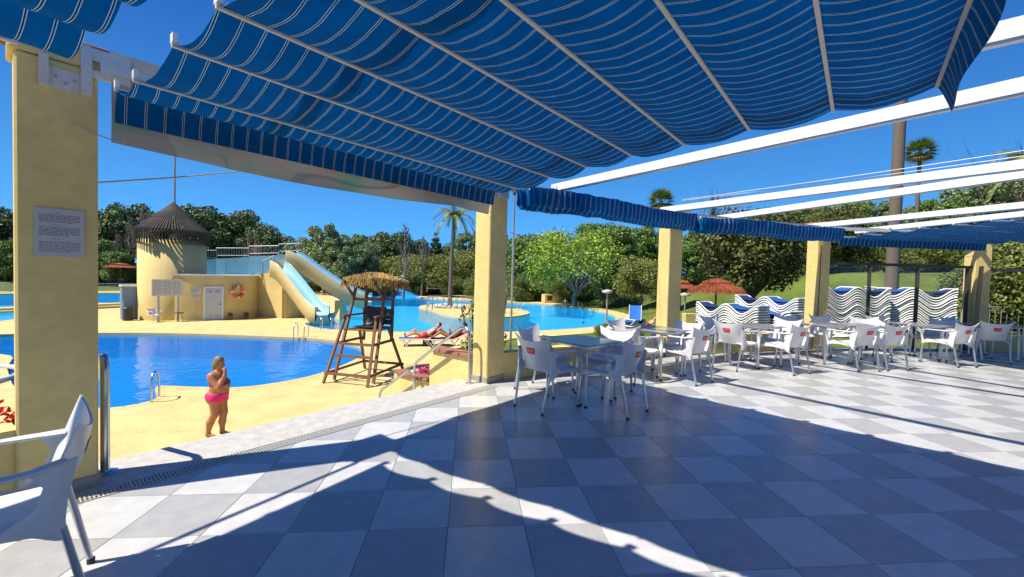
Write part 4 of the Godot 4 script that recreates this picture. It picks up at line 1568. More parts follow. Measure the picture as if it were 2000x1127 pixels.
# ---------------------------------------------------------------- terrace furniture
var chair0: Node3D
func make_chair(label: String, group: String) -> Node3D:
	# front towards +z, origin on the floor at the middle of the seat
	var t := thing("resin_armchair", label, "chair", Vector3.ZERO, 0.0, group)
	# backrest: waisted, its top edge swept up into two points
	var rows := []
	for i in 11:
		var v := i / 10.0
		var w := lerpf(0.2, 0.185, smoothstep(0.0, 0.45, v)) + 0.075 * pow(v, 2.2)
		var row := []
		for j in 11:
			var u := (j / 10.0) * 2.0 - 1.0
			var y := 0.425 + v * (0.325 + 0.065 * u * u)
			var z := -0.205 - 0.115 * pow(v, 1.25) - 0.045 * (1.0 - u * u) * sin(PI * minf(v * 0.8 + 0.1, 1.0)) + 0.02 * u * u
			row.append(Vector3(u * w, y, z))
		rows.append(row)
	put("backrest", sheet(rows, 0.009), M.chair_resin, t)
	# seat: dished, front rolled down, rear tucked under the back
	var sr := []
	for i in 12:
		var v := i / 11.0
		var row := []
		for j in 9:
			var u := (j / 8.0) * 2.0 - 1.0
			var w := lerpf(0.2, 0.235, smoothstep(0.0, 0.5, v))
			var z := lerpf(-0.225, 0.245, v)
			var y := 0.43 + 0.012 * u * u - 0.012 * sin(PI * v) + 0.015 * smoothstep(0.5, 0.85, v)
			if v > 0.85:
				y -= (v - 0.85) * (v - 0.85) * 2.4
			if absf(u) > 0.9:
				y -= 0.02
			row.append(Vector3(u * w, y, z))
		sr.append(row)
	put("seat", sheet(sr, 0.01), M.chair_resin, t)
	for s in [-1.0, 1.0]:
		# arm: flat loop from the back, forward, then down to the seat front
		var path := [Vector3(0.215, 0.66, -0.265), Vector3(0.255, 0.648, -0.17), Vector3(0.272, 0.645, -0.02), Vector3(0.272, 0.645, 0.12), Vector3(0.266, 0.63, 0.2), Vector3(0.256, 0.575, 0.24), Vector3(0.248, 0.5, 0.235), Vector3(0.242, 0.42, 0.222), Vector3(0.24, 0.36, 0.222)]
		var ar := []
		for k in path.size():
			var p: Vector3 = path[k] * Vector3(s, 1, 1)
			var d: Vector3 = (path[mini(k + 1, path.size() - 1)] - path[maxi(k - 1, 0)]) * Vector3(s, 1, 1)
			d = d.normalized()
			var side := Vector3(s, 0, 0)
			side = (side - d * d.dot(side)).normalized()
			var up := d.cross(side).normalized()
			var wd := 0.031 - 0.006 * (k > 5 as int)
			var ring := []
			for q in 9:
				var a := TAU * q / 8.0
				ring.append(p + side * cos(a) * wd + up * sin(a) * 0.011)
			ar.append(ring)
		put("armrest", sheet(ar), M.chair_resin, t)
		# web between arm, back and rear leg socket
		var web := []
		var outer := [Vector3(0.215, 0.665, -0.3), Vector3(0.222, 0.58, -0.285), Vector3(0.232, 0.5, -0.27), Vector3(0.235, 0.43, -0.265), Vector3(0.228, 0.35, -0.27)]
		var inn := [Vector3(0.255, 0.652, -0.16), Vector3(0.245, 0.58, -0.205), Vector3(0.242, 0.5, -0.185), Vector3(0.24, 0.44, -0.1), Vector3(0.23, 0.36, -0.225)]
		for k in 5:
			var r2 := []
			for q in 6:
				var pp: Vector3 = (outer[k] as Vector3).lerp(inn[k], q / 5.0) + Vector3(0.012 * sin(PI * q / 5.0), 0, 0)
				r2.append(pp * Vector3(s, 1, 1))
			web.append(r2)
		put("side_web", sheet(web, 0.009), M.chair_resin, t)
		# skirt under the seat edge between the leg sockets
		var sk := []
		for k in 7:
			var f := k / 6.0
			var drop := 0.05 - 0.035 * sin(PI * f)
			sk.append([Vector3(s * lerpf(0.222, 0.236, f), 0.432, lerpf(-0.25, 0.225, f)), Vector3(s * lerpf(0.226, 0.238, f), 0.425 - drop, lerpf(-0.25, 0.225, f))])
		put("seat_skirt", sheet(sk, 0.008), M.chair_resin, t)
		for e in [[Vector3(0.238, 0.41, 0.222), Vector3(0.245, 0.012, 0.262)], [Vector3(0.225, 0.4, -0.255), Vector3(0.205, 0.012, -0.335)]]:
			var a: Vector3 = e[0] * Vector3(s, 1, 1)
			var b: Vector3 = e[1] * Vector3(s, 1, 1)
			var lg := tool_()
			tube(lg, [a, a.lerp(b, 0.5), b], [0.0145, 0.014, 0.0125], 10)
			var leg := put("leg", done(lg), M.aluminium, t)
			var ft := tool_()
			tube(ft, [b - Vector3(0, 0.012, 0), b + Vector3(0, 0.014, 0)], 0.0155, 10)
			put("foot_cap", done(ft), M.rubber, leg)
	# red sticker on the outside of the back
	var lab := []
	for i in 4:
		var row := []
		for j in 5:
			var v := lerpf(0.78, 0.58, i / 3.0)
			var u := lerpf(0.27, -0.27, j / 4.0)
			var w := lerpf(0.2, 0.185, smoothstep(0.0, 0.45, v)) + 0.075 * pow(v, 2.2)
			row.append(Vector3(u * w, 0.425 + v * (0.325 + 0.065 * u * u), -0.205 - 0.115 * pow(v, 1.25) - 0.045 * (1.0 - u * u) * sin(PI * minf(v * 0.8 + 0.1, 1.0)) + 0.02 * u * u - 0.0125))
		lab.append(row)
	var st := SurfaceTool.new()
	st.begin(Mesh.PRIMITIVE_TRIANGLES)
	st.set_smooth_group(0)
	for i in 3:
		for j in 4:
			for c in [[0, 0], [1, 1], [0, 1], [0, 0], [1, 0], [1, 1]]:
				st.set_uv(Vector2((j + c[1]) / 4.0, (i + c[0]) / 3.0))
				st.add_vertex(lab[i + c[0]][j + c[1]])
	var im := Image.create(96, 64, false, Image.FORMAT_RGB8)
	im.fill(Color(0.78, 0.08, 0.09))
	var r := RandomNumberGenerator.new()
	r.seed = 8
	var x := 14
	while x < 80:
		# the white word is too small to read: strokes only
		im.fill_rect(Rect2i(x, 22, 3, 11), Color(0.95, 0.85, 0.82))
		im.fill_rect(Rect2i(x, 22 + r.randi_range(0, 8), 6, 3), Color(0.95, 0.85, 0.82))
		x += 9
	im.fill_rect(Rect2i(14, 42, 60, 3), Color(0.9, 0.6, 0.58))
	im.generate_mipmaps()
	var lm := mat("sticker_print", Color.WHITE, 0.45)
	lm.albedo_texture = ImageTexture.create_from_image(im)
	var lo := put("sticker", done(st), lm, t)
	lo.set_meta("label", "small red sticker with a line of white lettering")
	return t

var chairs_done := 0
func chair(x: float, z: float, fx: float, fz: float, label: String, group: String) -> void:
	var turn := atan2(fx, fz)
	if chairs_done == 0:
		chair0 = make_chair(label, group)
		chair0.position = Vector3(x, 0, z)
		chair0.rotation.y = turn
	else:
		dup(chair0, Vector3(x, 0, z), turn, label, group)
	chairs_done += 1

var table0: Node3D
func table(x: float, z: float, turn: float, label: String) -> void:
	if table0 != null:
		dup(table0, Vector3(x, 0, z), turn, label)
		return
	var t := thing("square_table", label, "table", Vector3(x, 0, z), turn, "square terrace tables")
	table0 = t
	var tp := tool_()
	bevel_box(tp, Vector3(0, 0.69, 0), Vector3(0.68, 0.014, 0.68), 0.005)
	put("tabletop", done(tp), M.table_laminate, t)
	var ap := tool_()
	for e in 4:
		var b := Basis(Vector3.UP, e * PI / 2)
		box(ap, b * Vector3(0, 0.668, 0.27), b * Vector3(0.52, 0.03, 0.022) if e % 2 == 0 else Vector3(0.022, 0.03, 0.52))
	put("under_frame", done(ap), M.aluminium, t)
	for e in [[-1, -1], [1, -1], [1, 1], [-1, 1]]:
		var lg := tool_()
		tube(lg, [Vector3(e[0] * 0.275, 0.682, e[1] * 0.275), Vector3(e[0] * 0.29, 0.012, e[1] * 0.29)], 0.017, 10)
		var leg := put("leg", done(lg), M.aluminium, t)
		var ft := tool_()
		tube(ft, [Vector3(e[0] * 0.29, 0.0, e[1] * 0.29), Vector3(e[0] * 0.29, 0.02, e[1] * 0.29)], 0.02, 10)
		put("foot_cap", done(ft), M.rubber, leg)

func furniture() -> void:
	var g := "resin armchairs on the terrace"
	chair(-0.07, -2.65, -0.993, -0.1, "white resin armchair standing alone beside the notice pillar", g)
	# shaded table
	var l1 := "white resin armchair drawn up to the shaded table by the handrail pillar"
	table(4.47, -2.55, -0.13, "square grey table standing in the awning's shade")
	chair(3.95, -2.66, 0.99, 0.12, l1, g)
	chair(4.34, -2.1, 0.1, -0.99, l1, g)
	chair(4.42, -3.03, 0.05, 1.0, l1, g)
	chair(4.83, -2.43, -0.99, -0.05, l1, g)
	# first sunlit table
	var l2 := "white resin armchair at the sunlit table before the parapet wall"
	table(6.42, -2.36, -0.29, "square grey table half in sun before the parapet wall")
	chair(6.36, -1.95, 0.26, -0.96, l2, g)
	chair(6.45, -2.82, -0.2, 0.98, l2, g)
	chair(5.86, -2.45, 0.96, 0.2, l2, g)
	chair(6.85, -2.2, -0.96, -0.25, l2, g)
	# row of sunlit tables further round
	var l3 := "white resin armchair at the sunlit table nearest the magnolia tree"
	table(8.48, -1.4, -0.5, "square grey table in full sun nearest the magnolia tree")
	chair(7.92, -1.57, 0.95, 0.3, l3, g)
	chair(8.22, -0.96, 0.42, -0.9, l3, g)
	chair(8.95, -1.12, -0.9, -0.42, l3, g)
	chair(8.6, -1.95, -0.4, 0.92, l3, g)
	l3 = "white resin armchair at the joined pair of sunlit tables"
	table(9.88, -0.48, -0.7, "square grey table left one of the joined pair")
	table(10.42, 0.0, -0.7, "square grey table right one of the joined pair")
	chair(9.5, -0.08, 0.66, -0.75, l3, g)
	chair(9.94, 0.3, 0.66, -0.75, l3, g)
	chair(10.3, -0.95, -0.66, 0.75, l3, g)
	chair(10.9, -0.42, -0.66, 0.75, l3, g)
	chair(11.05, 0.2, -0.7, 0.3, l3, g)
	l3 = "white resin armchair at the table nearest the glazed screen"
	table(11.75, 0.95, -0.75, "square grey table nearest the glazed screen")
	chair(11.36, 1.3, 0.65, -0.76, l3, g)
	chair(12.2, 1.2, -0.75, -0.5, l3, g)
	chair(12.15, 0.5, -0.65, 0.76, l3, g)
	var l4 := "white resin armchair in shade at the far end by the shaded pillar"
	chair(12.68, 2.0, 0.95, -0.32, l4, g)
	chair(13.0, 3.0, 0.2, -0.98, l4, g)
	table(13.3, 2.3, -0.3, "square grey table in shade beside the shaded pillar")
	chair(13.6, 1.8, -0.6, 0.8, l4, g)
	# things on the shaded table
	var gl := thing("water_bottle", "small clear bottle on the shaded table", "bottle", Vector3(4.6, 0.697, -2.62))
	var b := tool_()
	lathe(b, Vector3.ZERO, [Vector2(0.0, 0.0), Vector2(0.026, 0.0), Vector2(0.028, 0.12), Vector2(0.011, 0.165), Vector2(0.011, 0.19), Vector2(0, 0.19)], 14)
	put("body", done(b), M.pane, gl)
	var c := tool_()
	lathe(c, Vector3.ZERO, [Vector2(0.013, 0.185), Vector2(0.013, 0.205), Vector2(0, 0.205)], 12)
	put("cap", done(c), mat("cap_blue", lin(0.02, 0.15, 0.5), 0.4), gl)
	dup(chair0, Vector3(5.95, DECK, -32.1), 0.35, "white resin armchair on the pool deck beside the rules board", g)
	handrails()

func handrails() -> void:
	var h := thing("stair_handrail", "bent steel handrail running down beside the planter stair wall", "handrail")
	var a := tool_()
	tube(a, [Vector3(4.0, 0.0, -3.97), Vector3(4.0, 0.35, -3.98), Vector3(4.0, 0.58, -3.985), Vector3(4.0, 0.68, -4.0), Vector3(4.0, 0.735, -4.06), Vector3(4.0, 0.72, -4.16), Vector3(4.0, 0.45, -4.58), Vector3(4.0, 0.14, -5.06), Vector3(4.0, 0.08, -5.13), Vector3(4.0, 0.0, -5.15), Vector3(4.0, -0.75, -5.16)], 0.02, 10)
	put("upper_rail", done(a), M.steel, h)
	var b := tool_()
	tube(b, [Vector3(4.0, -0.8, -5.12), Vector3(4.0, -0.2, -5.13), Vector3(4.0, -0.07, -5.16), Vector3(4.0, -0.02, -5.24), Vector3(4.0, -0.06, -5.32), Vector3(4.0, -0.3, -5.7), Vector3(4.0, -0.47, -5.98), Vector3(4.0, -0.53, -6.03), Vector3(4.0, -0.62, -6.05), Vector3(4.0, -1.35, -6.05)], 0.02, 10)
	put("lower_rail", done(b), M.steel, h)
	var f := tool_()
	lathe(f, Vector3(4.0, 0, -3.97), [Vector2(0.06, 0.0), Vector2(0.06, 0.006), Vector2(0.03, 0.016), Vector2(0, 0.016)], 16)
	put("floor_flange", done(f), M.steel, h)
	var h2 := thing("stair_handrail", "bent steel handrail beside the notice pillar", "handrail")
	var c := tool_()
	tube(c, [Vector3(0.475, 0.0, -4.0), Vector3(0.475, 0.52, -4.01), Vector3(0.475, 0.72, -4.015), Vector3(0.475, 0.8, -4.06), Vector3(0.475, 0.8, -4.14), Vector3(0.475, 0.74, -4.22), Vector3(0.475, 0.2, -5.1), Vector3(0.475, 0.1, -5.2), Vector3(0.475, -0.6, -5.22)], 0.026, 12)
	put("rail", done(c), M.steel, h2)
	var e := tool_()
	lathe(e, Vector3(0.475, 0, -4.0), [Vector2(0.07, 0.0), Vector2(0.07, 0.006), Vector2(0.035, 0.018), Vector2(0, 0.018)], 16)
	put("floor_flange", done(e), M.steel, h2)

# ---------------------------------------------------------------- around the pools
func pool_things() -> void:
	lifeguard_chair()
	# pool ladders: bent steel hoops
	var lad := [[Vector3(2.35, DECK, -13.0), -0.5, "steel ladder hoop at the near corner of the children's pool", 1], [Vector3(9.75, DECK, -20.9), 2.3, "steel ladder hoops at the far edge of the children's pool", 2], [Vector3(12.1, DECK, -23.1), 2.5, "steel ladder hoops on the main pool edge near the slide", 2], [Vector3(31.9, DECK, -24.9), 2.6, "steel ladder hoops at the tip of the island", 2], [Vector3(24.9, DECK, -29.6), 1.0, "steel ladder hoops at the left end of the island", 2], [Vector3(41.2, DECK, -24.2), 2.0, "steel ladder hoops at the far bank of the main pool", 2]]
	for e in lad:
		var t := thing("pool_ladder", e[2], "ladder", e[0], e[1], "pool ladders")
		for k in e[3]:
			var st := tool_()
			var x: float = 0.5 * k
			tube(st, [Vector3(x, 0, 0), Vector3(x, 0.5, 0), Vector3(x, 0.66, -0.08), Vector3(x, 0.7, -0.22), Vector3(x, 0.64, -0.38), Vector3(x, 0.4, -0.46), Vector3(x, -0.6, -0.48)], 0.022, 8)
			put("hoop", done(st), M.steel, t)
	# blue bank rising out of the main pool
	var st := SurfaceTool.new()
	st.begin(Mesh.PRIMITIVE_TRIANGLES)
	var rows := []
	for i in 13:
		var row := []
		for j in 11:
			var u := i / 12.0
			var v := j / 10.0
			var p := Vector3(30.0, 0, -52.0).lerp(Vector3(37.5, 0, -45.5), u) + Vector3(5.0, 0, -9.0) * v
			p.y = WATER - 0.15 + 1.55 * pow(sin(PI * clampf(u * 0.93 + 0.02, 0.0, 1.0)), 1.2) * smoothstep(0.0, 0.6, v)
			row.append(p)
		rows.append(row)
	sheet_into(st, rows)
	struct("blue_bank", done(st), M.pool_paint)
	# loungers with sunbathers on the deck
	for k in 2:
		var c := Vector3(12.2 + 0.75 * k, DECK, -15.3 + 0.9 * k)
		lounger_on_deck(c, ["open white lounger with a sunbather lying on a red towel", "open white lounger with a reader in red sitting up"][k])
	var bag := thing("beach_bag", "dark beach bag on the deck under the lounger", "bag", Vector3(12.35, DECK, -15.0))
	var bm := tool_()
	bevel_box(bm, Vector3(0, 0.16, 0), Vector3(0.42, 0.32, 0.22), 0.05)
	put("body", done(bm), M.navy_cloth, bag)
	var bh := tool_()
	tube(bh, [Vector3(-0.12, 0.3, 0), Vector3(-0.08, 0.44, 0), Vector3(0.08, 0.44, 0), Vector3(0.12, 0.3, 0)], 0.012, 6)
	put("handle", done(bh), M.navy_cloth, bag)
	# children's play frame and fence on the island
	var isl := thing("island_fence", "low metal fence round the palm on the pool island", "fence", Vector3(28.75, DECK, -31.5))
	for k in 22:
		var a := TAU * k / 22.0
		var p := Vector3(cos(a) * 2.3, 0, sin(a) * 2.3)
		var s2 := tool_()
		tube(s2, [p, p + Vector3(0, 1.1, 0)], 0.035, 6)
		put("post", done(s2), M.galvanised, isl)
	var rg := tool_()
	var pts := []
	for k in 33:
		pts.append(Vector3(cos(TAU * k / 32.0) * 2.3, 1.08, sin(TAU * k / 32.0) * 2.3))
	tube(rg, pts, 0.025, 6, false)
	put("rail", done(rg), M.galvanised, isl)
	var rocks := thing("rock_ring", "pale rocks piled round the foot of the island palm", "rocks", Vector3(28.75, DECK, -31.5))
	for k in 16:
		var a := TAU * k / 16.0
		var st3 := tool_()
		rock(st3, Vector3(cos(a) * 1.3, 0.12, sin(a) * 1.3), 0.3 + 0.1 * sin(k * 5.0), k)
		put("rock", done(st3), M.step_stone, rocks)
	# far bank: white rail, lifebuoy stands, yellow pump box
	var wr := thing("white_rail", "low white rail along the far bank behind the island", "fence", Vector3(45.5, terrain(45.5, -46) - 0.05, -46.0), 0.0)
	for k in 9:
		var p := Vector3(-5.0 + 1.5 * k, 0, -3.5 + 1.3 * k)
		var s4 := tool_()
		tube(s4, [p, p + Vector3(0, 1.0, 0)], 0.07, 6)
		put("post", done(s4), M.white_paint, wr)
	for yy in [0.5, 0.97]:
		var s5 := tool_()
		bar(s5, Vector3(-5, yy, -3.5), Vector3(7, yy, 6.9), 0.06, 0.12)
		put("rail", done(s5), M.white_paint, wr)
	var ls := Vector3(50.4, 0, -36.2)
	ls.y = terrain(ls.x, ls.z)
	var sd := thing("buoy_stand", "grey post holding a lifebuoy on the far bank", "stand", ls)
	var s6 := tool_()
	bar(s6, Vector3(-0.25, 0, 0), Vector3(-0.25, 1.7, 0), 0.1, 0.1)
	bar(s6, Vector3(0.25, 0, 0), Vector3(0.25, 1.5, 0), 0.1, 0.1)
	put("posts", done(s6), M.old_white, sd)
	lifebuoy("orange lifebuoy on a stand across the main pool", ls + Vector3(-0.15, 2.3, 0.2), -0.9, 0.95)
	var pb := Vector3(45.9, 0, -30.6)
	pb.y = terrain(pb.x, pb.z)
	var box2 := thing("pump_box", "yellow masonry pump box on the far bank", "box", pb, -0.6)
	var s7 := tool_()
	bevel_box(s7, Vector3(0, 0.5, 0), Vector3(3.0, 1.0, 1.2), 0.04)
	put("body", done(s7), M.yellow_building, box2)
	var s8 := tool_()
	box(s8, Vector3(-0.8, 0.55, 0.61), Vector3(0.7, 0.6, 0.03))
	put("hatch", done(s8), M.grey_wood, box2)
	# shower base ring on the deck left
	var sh := thing("shower_ring", "grey kerb ring of a foot shower on the deck left of the notice pillar", "kerb", Vector3(-1.6, DECK, -19.2))
	var s9 := tool_()
	var rp := []
	for k in 33:
		rp.append(Vector3(cos(TAU * k / 32.0) * 2.1, 0.03, sin(TAU * k / 32.0) * 2.1))
	tube(s9, rp, 0.1, 6, false)
	put("ring", done(s9), M.step_stone, sh)
	# fences at the far pool
	for e in [[Vector3(3.0, DECK, -70.5), Vector3(13.0, DECK, -69.5), "dark railing along the far left pool behind the tower"], [Vector3(-8, DECK, -70.0), Vector3(1.0, DECK, -71.0), "dark railing along the far left pool seen past the notice pillar"]]:
		var f := thing("pool_railing", e[2], "fence", Vector3.ZERO)
		rail_panel(f, e[0], e[1], 1.1)
	# lamp posts
	for e in [[Vector3(37.0, 0, -50.5), 3.0, "grey garden lamp on the far bank beyond the lifeguard chair"], [Vector3(26.8, 0, -8.25), 2.0, "low grey garden lamp on the lawn beside the yellow box"], [Vector3(47.5, 0, -36.0), 3.2, "grey garden lamp beside the pump box"], [Vector3(21.9, 0, -11.0), 2.6, "dark grey post lamp at the pool edge behind the tables"]]:
		var at: Vector3 = e[0]
		at.y = maxf(terrain(at.x, at.z), DECK)
		var lp := thing("garden_lamp", e[2], "lamp", at)
		var s10 := tool_()
		tube(s10, [Vector3.ZERO, Vector3(0, e[1] - 0.25, 0)], 0.05, 8)
		put("post", done(s10), M.galvanised, lp)
		var s11 := tool_()
		lathe(s11, Vector3(0, e[1] - 0.25, 0), [Vector2(0.07, 0), Vector2(0.3, 0.06), Vector2(0.3, 0.16), Vector2(0.05, 0.22), Vector2(0, 0.22)], 14)
		put("head", done(s11), M.old_white, lp)

func rock(st: SurfaceTool, c: Vector3, r: float, seed_: int) -> void:
	var g := RandomNumberGenerator.new()
	g.seed = seed_ + 100
	var rings := []
	for i in 5:
		var ring := []
		for j in 7:
			var a := TAU * j / 7.0
			var rr := r * sin(PI * (i + 0.3) / 4.6) * g.randf_range(0.75, 1.15)
			ring.append(c + Vector3(cos(a) * rr, r * 0.7 * -cos(PI * (i + 0.3) / 4.6), sin(a) * rr))
		rings.append(ring)
	for i in 4:
		for j in 7:
			quad(st, rings[i][(j + 1) % 7], rings[i][j], rings[i + 1][j], rings[i + 1][(j + 1) % 7])
	for j in range(1, 6):
		tri(st, rings[4][0], rings[4][j + 1], rings[4][j])

func straw(st: SurfaceTool, a: Vector3, b: Vector3, w: float, c: Color) -> void:
	var d := (b - a).normalized()
	var s := d.cross(Vector3(rng.randf_range(-1, 1), rng.randf_range(-1, 1), rng.randf_range(-1, 1))).normalized() * w
	st.set_color(c)
	tri(st, a - s, a + s, b)
	st.set_color(c)
	tri(st, a - s * 0.4, b + s * 0.7, b - s * 0.7)

func thatch_mesh(r0: float, r1: float, y_top: float, y_rim: float, fringe: float, n: int, c0: Color, c1: Color, sq := Vector2.ONE) -> ArrayMesh:
	var st := tool_()
	# a closed under-layer so that light does not leak
	var pts := 24
	for k in pts:
		var a := TAU * k / pts
		var b := TAU * (k + 1) / pts
		st.set_color(c0)
		tri(st, Vector3(0, y_top - 0.05, 0), Vector3(cos(b) * r1 * sq.x, y_rim - 0.03, sin(b) * r1 * sq.y), Vector3(cos(a) * r1 * sq.x, y_rim - 0.03, sin(a) * r1 * sq.y))
	for k in n:
		var a := rng.randf() * TAU
		var f := sqrt(rng.randf())
		var ra := lerpf(r0, r1, f)
		var rb := ra + rng.randf_range(0.15, 0.4) * r1 * 0.6
		var aa := a + rng.randf_range(-0.12, 0.12)
		var ya := lerpf(y_top, y_rim, pow((ra - r0) / (r1 - r0), 1.2)) + rng.randf_range(-0.02, 0.04)
		var yb := lerpf(y_top, y_rim, pow((rb - r0) / (r1 - r0), 1.2)) + rng.randf_range(-0.03, 0.02)
		if rb > r1:
			yb -= fringe * (rb - r1) / (0.3 * r1) + rng.randf_range(0, 0.05)
			rb = lerpf(rb, r1, 0.55)
		straw(st, Vector3(cos(a) * ra * sq.x, ya, sin(a) * ra * sq.y), Vector3(cos(aa) * rb * sq.x, yb, sin(aa) * rb * sq.y), 0.009, c0.lerp(c1, rng.randf()))
	return done(st)

func lifeguard_chair() -> void:
	# front faces the children's pool
	var t := thing("lifeguard_chair", "tall wooden lifeguard chair with a straw roof beside the pool", "lifeguard chair", Vector3(7.35, DECK, -11.75), 0.0)
	var f := Vector3(-0.9, 0, 0.43).normalized()      # front, towards the pool left
	var s := Vector3(-f.z, 0, f.x)
	var P := func(a: float, b: float, y: float) -> Vector3: return f * a + s * b + Vector3(0, y, 0)
	var w := 0.62
	for e in [-1.0, 1.0]:
		var fl := tool_()
		bar(fl, P.call(1.15, e * 0.72, 0.0), P.call(0.42, e * 0.52, 1.95), 0.075, 0.06)
		put("front_leg", done(fl), M.wood, t)
		var mp := tool_()
		bar(mp, P.call(0.75, e * 0.66, 0.02), P.call(-0.12, e * 0.5, 2.98), 0.08, 0.065)
		put("post", done(mp), M.wood, t)
		var rl := tool_()
		bar(rl, P.call(-0.95, e * 0.72, 0.0), P.call(-0.28, e * 0.52, 1.5), 0.075, 0.06)
		put("rear_leg", done(rl), M.wood, t)
		var rp := tool_()
		bar(rp, P.call(-0.5, e * 0.5, 1.05), P.call(-0.62, e * 0.48, 2.95), 0.08, 0.07)
		put("back_post", done(rp), M.wood, t)
		var lo := tool_()
		bar(lo, P.call(1.05, e * 0.7, 0.28), P.call(-0.85, e * 0.7, 0.28), 0.04, 0.07)
		put("side_rail", done(lo), M.wood, t)
		var ar := tool_()
		bar(ar, P.call(0.55, e * 0.54, 1.92), P.call(-0.55, e * 0.52, 1.92), 0.09, 0.05)
		put("armrest", done(ar), M.wood, t)
		var br := tool_()
		bar(br, P.call(0.02, e * 0.5, 2.42), P.call(0.5, e * 0.5, 2.92), 0.06, 0.06)
		put("brace", done(br), M.wood, t)
		var b2 := tool_()
		bar(b2, P.call(-0.6, e * 0.5, 2.45), P.call(-0.98, e * 0.5, 2.9), 0.06, 0.06)
		put("brace", done(b2), M.wood, t)
		var mid := tool_()
		bar(mid, P.call(0.75, e * 0.6, 1.12), P.call(-0.5, e * 0.58, 1.12), 0.04, 0.075)
		put("seat_rail", done(mid), M.wood, t)
	for e in [[1.06, 0.28, 1.5], [-0.86, 0.28, 1.5], [0.85, 0.78, 1.36], [0.72, 1.12, 1.3], [-0.5, 1.5, 1.1], [-0.03, 2.4, 1.08], [-0.61, 2.4, 1.04]]:
		var rn := tool_()
		bar(rn, P.call(e[0], -e[2] / 2, e[1]), P.call(e[0], e[2] / 2, e[1]), 0.04, 0.075)
		put("rung", done(rn), M.wood, t)
	for k in 5:
		var sl := tool_()
		bar(sl, P.call(0.42 - 0.18 * k, -0.52, 1.5), P.call(0.42 - 0.18 * k, 0.52, 1.5), 0.14, 0.035)
		put("seat_slat", done(sl), M.wood, t)
	for k in 3:
		var bs := tool_()
		bar(bs, P.call(-0.46, -0.5, 1.68 + 0.17 * k), P.call(-0.46, 0.5, 1.68 + 0.17 * k), 0.03, 0.16)
		put("back_slat", done(bs), M.black, t)
	var seat_rows := []
	for e in [[0.3, 1.56], [-0.2, 1.53], [-0.36, 1.6], [-0.42, 1.85], [-0.46, 2.15]]:
		seat_rows.append([P.call(e[0], -0.34, e[1] + 0.02), P.call(e[0] - 0.02, 0, e[1]), P.call(e[0], 0.34, e[1] + 0.02)])
	put("seat_shell", sheet(seat_rows, 0.02), M.black, t)
	var rf := tool_()
	for e in [-0.5, 0.5]:
		bar(rf, P.call(0.62, e, 2.95), P.call(-1.1, e, 2.95), 0.07, 0.07)
	put("roof_frame", done(rf), M.wood, t)
	var straw_roof := put("straw_roof", thatch_mesh(0.03, 1.0, 3.22, 2.98, 0.3, 5200, Color(0.3, 0.19, 0.06), Color(0.62, 0.43, 0.16)), M.thatch, t, P.call(-0.2, 0, 0.03))
	straw_roof.basis = Basis(s.normalized(), 0.07)

func lounger_rows(w: float, back_up: float) -> Array:
	return []

func lounger_on_deck(c: Vector3, label: String) -> void:
	var t := thing("deck_lounger", label, "lounger", c, atan2(0.8, 0.62), "loungers with sunbathers on the deck")
	# head towards +z, sling along z
	for e in [-1.0, 1.0]:
		var st := tool_()
		tube(st, [Vector3(0.32 * e, 0.34, -0.95), Vector3(0.32 * e, 0.32, 0.3), Vector3(0.32 * e, 0.62, 0.95)], 0.025, 8)
		put("side_rail", done(st), M.lounger_white, t)
		for z in [-0.6, 0.4]:
			var lg := tool_()
			tube(lg, [Vector3(0.32 * e, 0.32, z - 0.25), Vector3(0.32 * e, 0.02, z), Vector3(0.32 * e, 0.32, z + 0.22)], 0.022, 8)
			put("leg", done(lg), M.lounger_white, t)
	var rows := []
	for z in [[-0.95, 0.345], [-0.3, 0.325], [0.3, 0.325], [0.65, 0.48], [0.95, 0.63]]:
		rows.append([Vector3(-0.31, z[1], z[0]), Vector3(0, z[1] - 0.02, z[0]), Vector3(0.31, z[1], z[0])])
	put("sling", sheet(rows, 0.012), M.lounger_blue, t)
	var tw := []
	for z in [[-0.25, 0.345], [0.3, 0.345], [0.65, 0.5], [0.97, 0.65]]:
		tw.append([Vector3(-0.27, z[1] + 0.01, z[0]), Vector3(0, z[1], z[0]), Vector3(0.27, z[1] + 0.01, z[0])])
	put("towel", sheet(tw, 0.02), M.red_cloth, t)

func make_lounger(label: String, group: String) -> Node3D:
	# stackable lounger, long axis x; wavy white side rails whose dips are the feet
	var t := thing("stacked_lounger", label, "lounger", Vector3.ZERO, 0.0, group)
	for e in [-1.0, 1.0]:
		var st := tool_()
		var top := []
		for k in 33:
			var x := lerpf(-0.97, 0.97, k / 32.0)
			var y := 0.2 + 0.13 * cos(TAU * (x + 0.97) / 0.97)
			if x > 0.0:
				y = 0.19 + 0.14 * cos(TAU * (x + 0.97) / 0.97)
			top.append(Vector3(x, y, 0.33 * e))
		var rows := []
		for p in top:
			rows.append([p + Vector3(0, 0.0, -0.022), p + Vector3(0, 0.018, 0), p + Vector3(0, 0, 0.022), p + Vector3(0, -0.032, 0.018), p + Vector3(0, -0.032, -0.018), p + Vector3(0, 0, -0.022)])
		put("side_rail", sheet(rows), M.lounger_white, t)
	for x in [-0.97, -0.02, 0.96]:
		var cr := tool_()
		tube(cr, [Vector3(x, 0.325, -0.33), Vector3(x, 0.325, 0.33)], 0.026, 8)
		put("cross_tube", done(cr), M.lounger_white, t)
	for e in [[-0.96, -0.04], [0.0, 0.95]]:
		var rows := []
		for k in 7:
			var f := k / 6.0
			var x := lerpf(e[0], e[1], f)
			rows.append([Vector3(x, 0.32 - 0.1 * sin(PI * f), -0.3), Vector3(x, 0.315 - 0.11 * sin(PI * f), 0), Vector3(x, 0.32 - 0.1 * sin(PI * f), 0.3)])
		put("sling", sheet(rows, 0.03), M.lounger_blue if e[0] < 0 else M.lounger_navy, t)
	return t

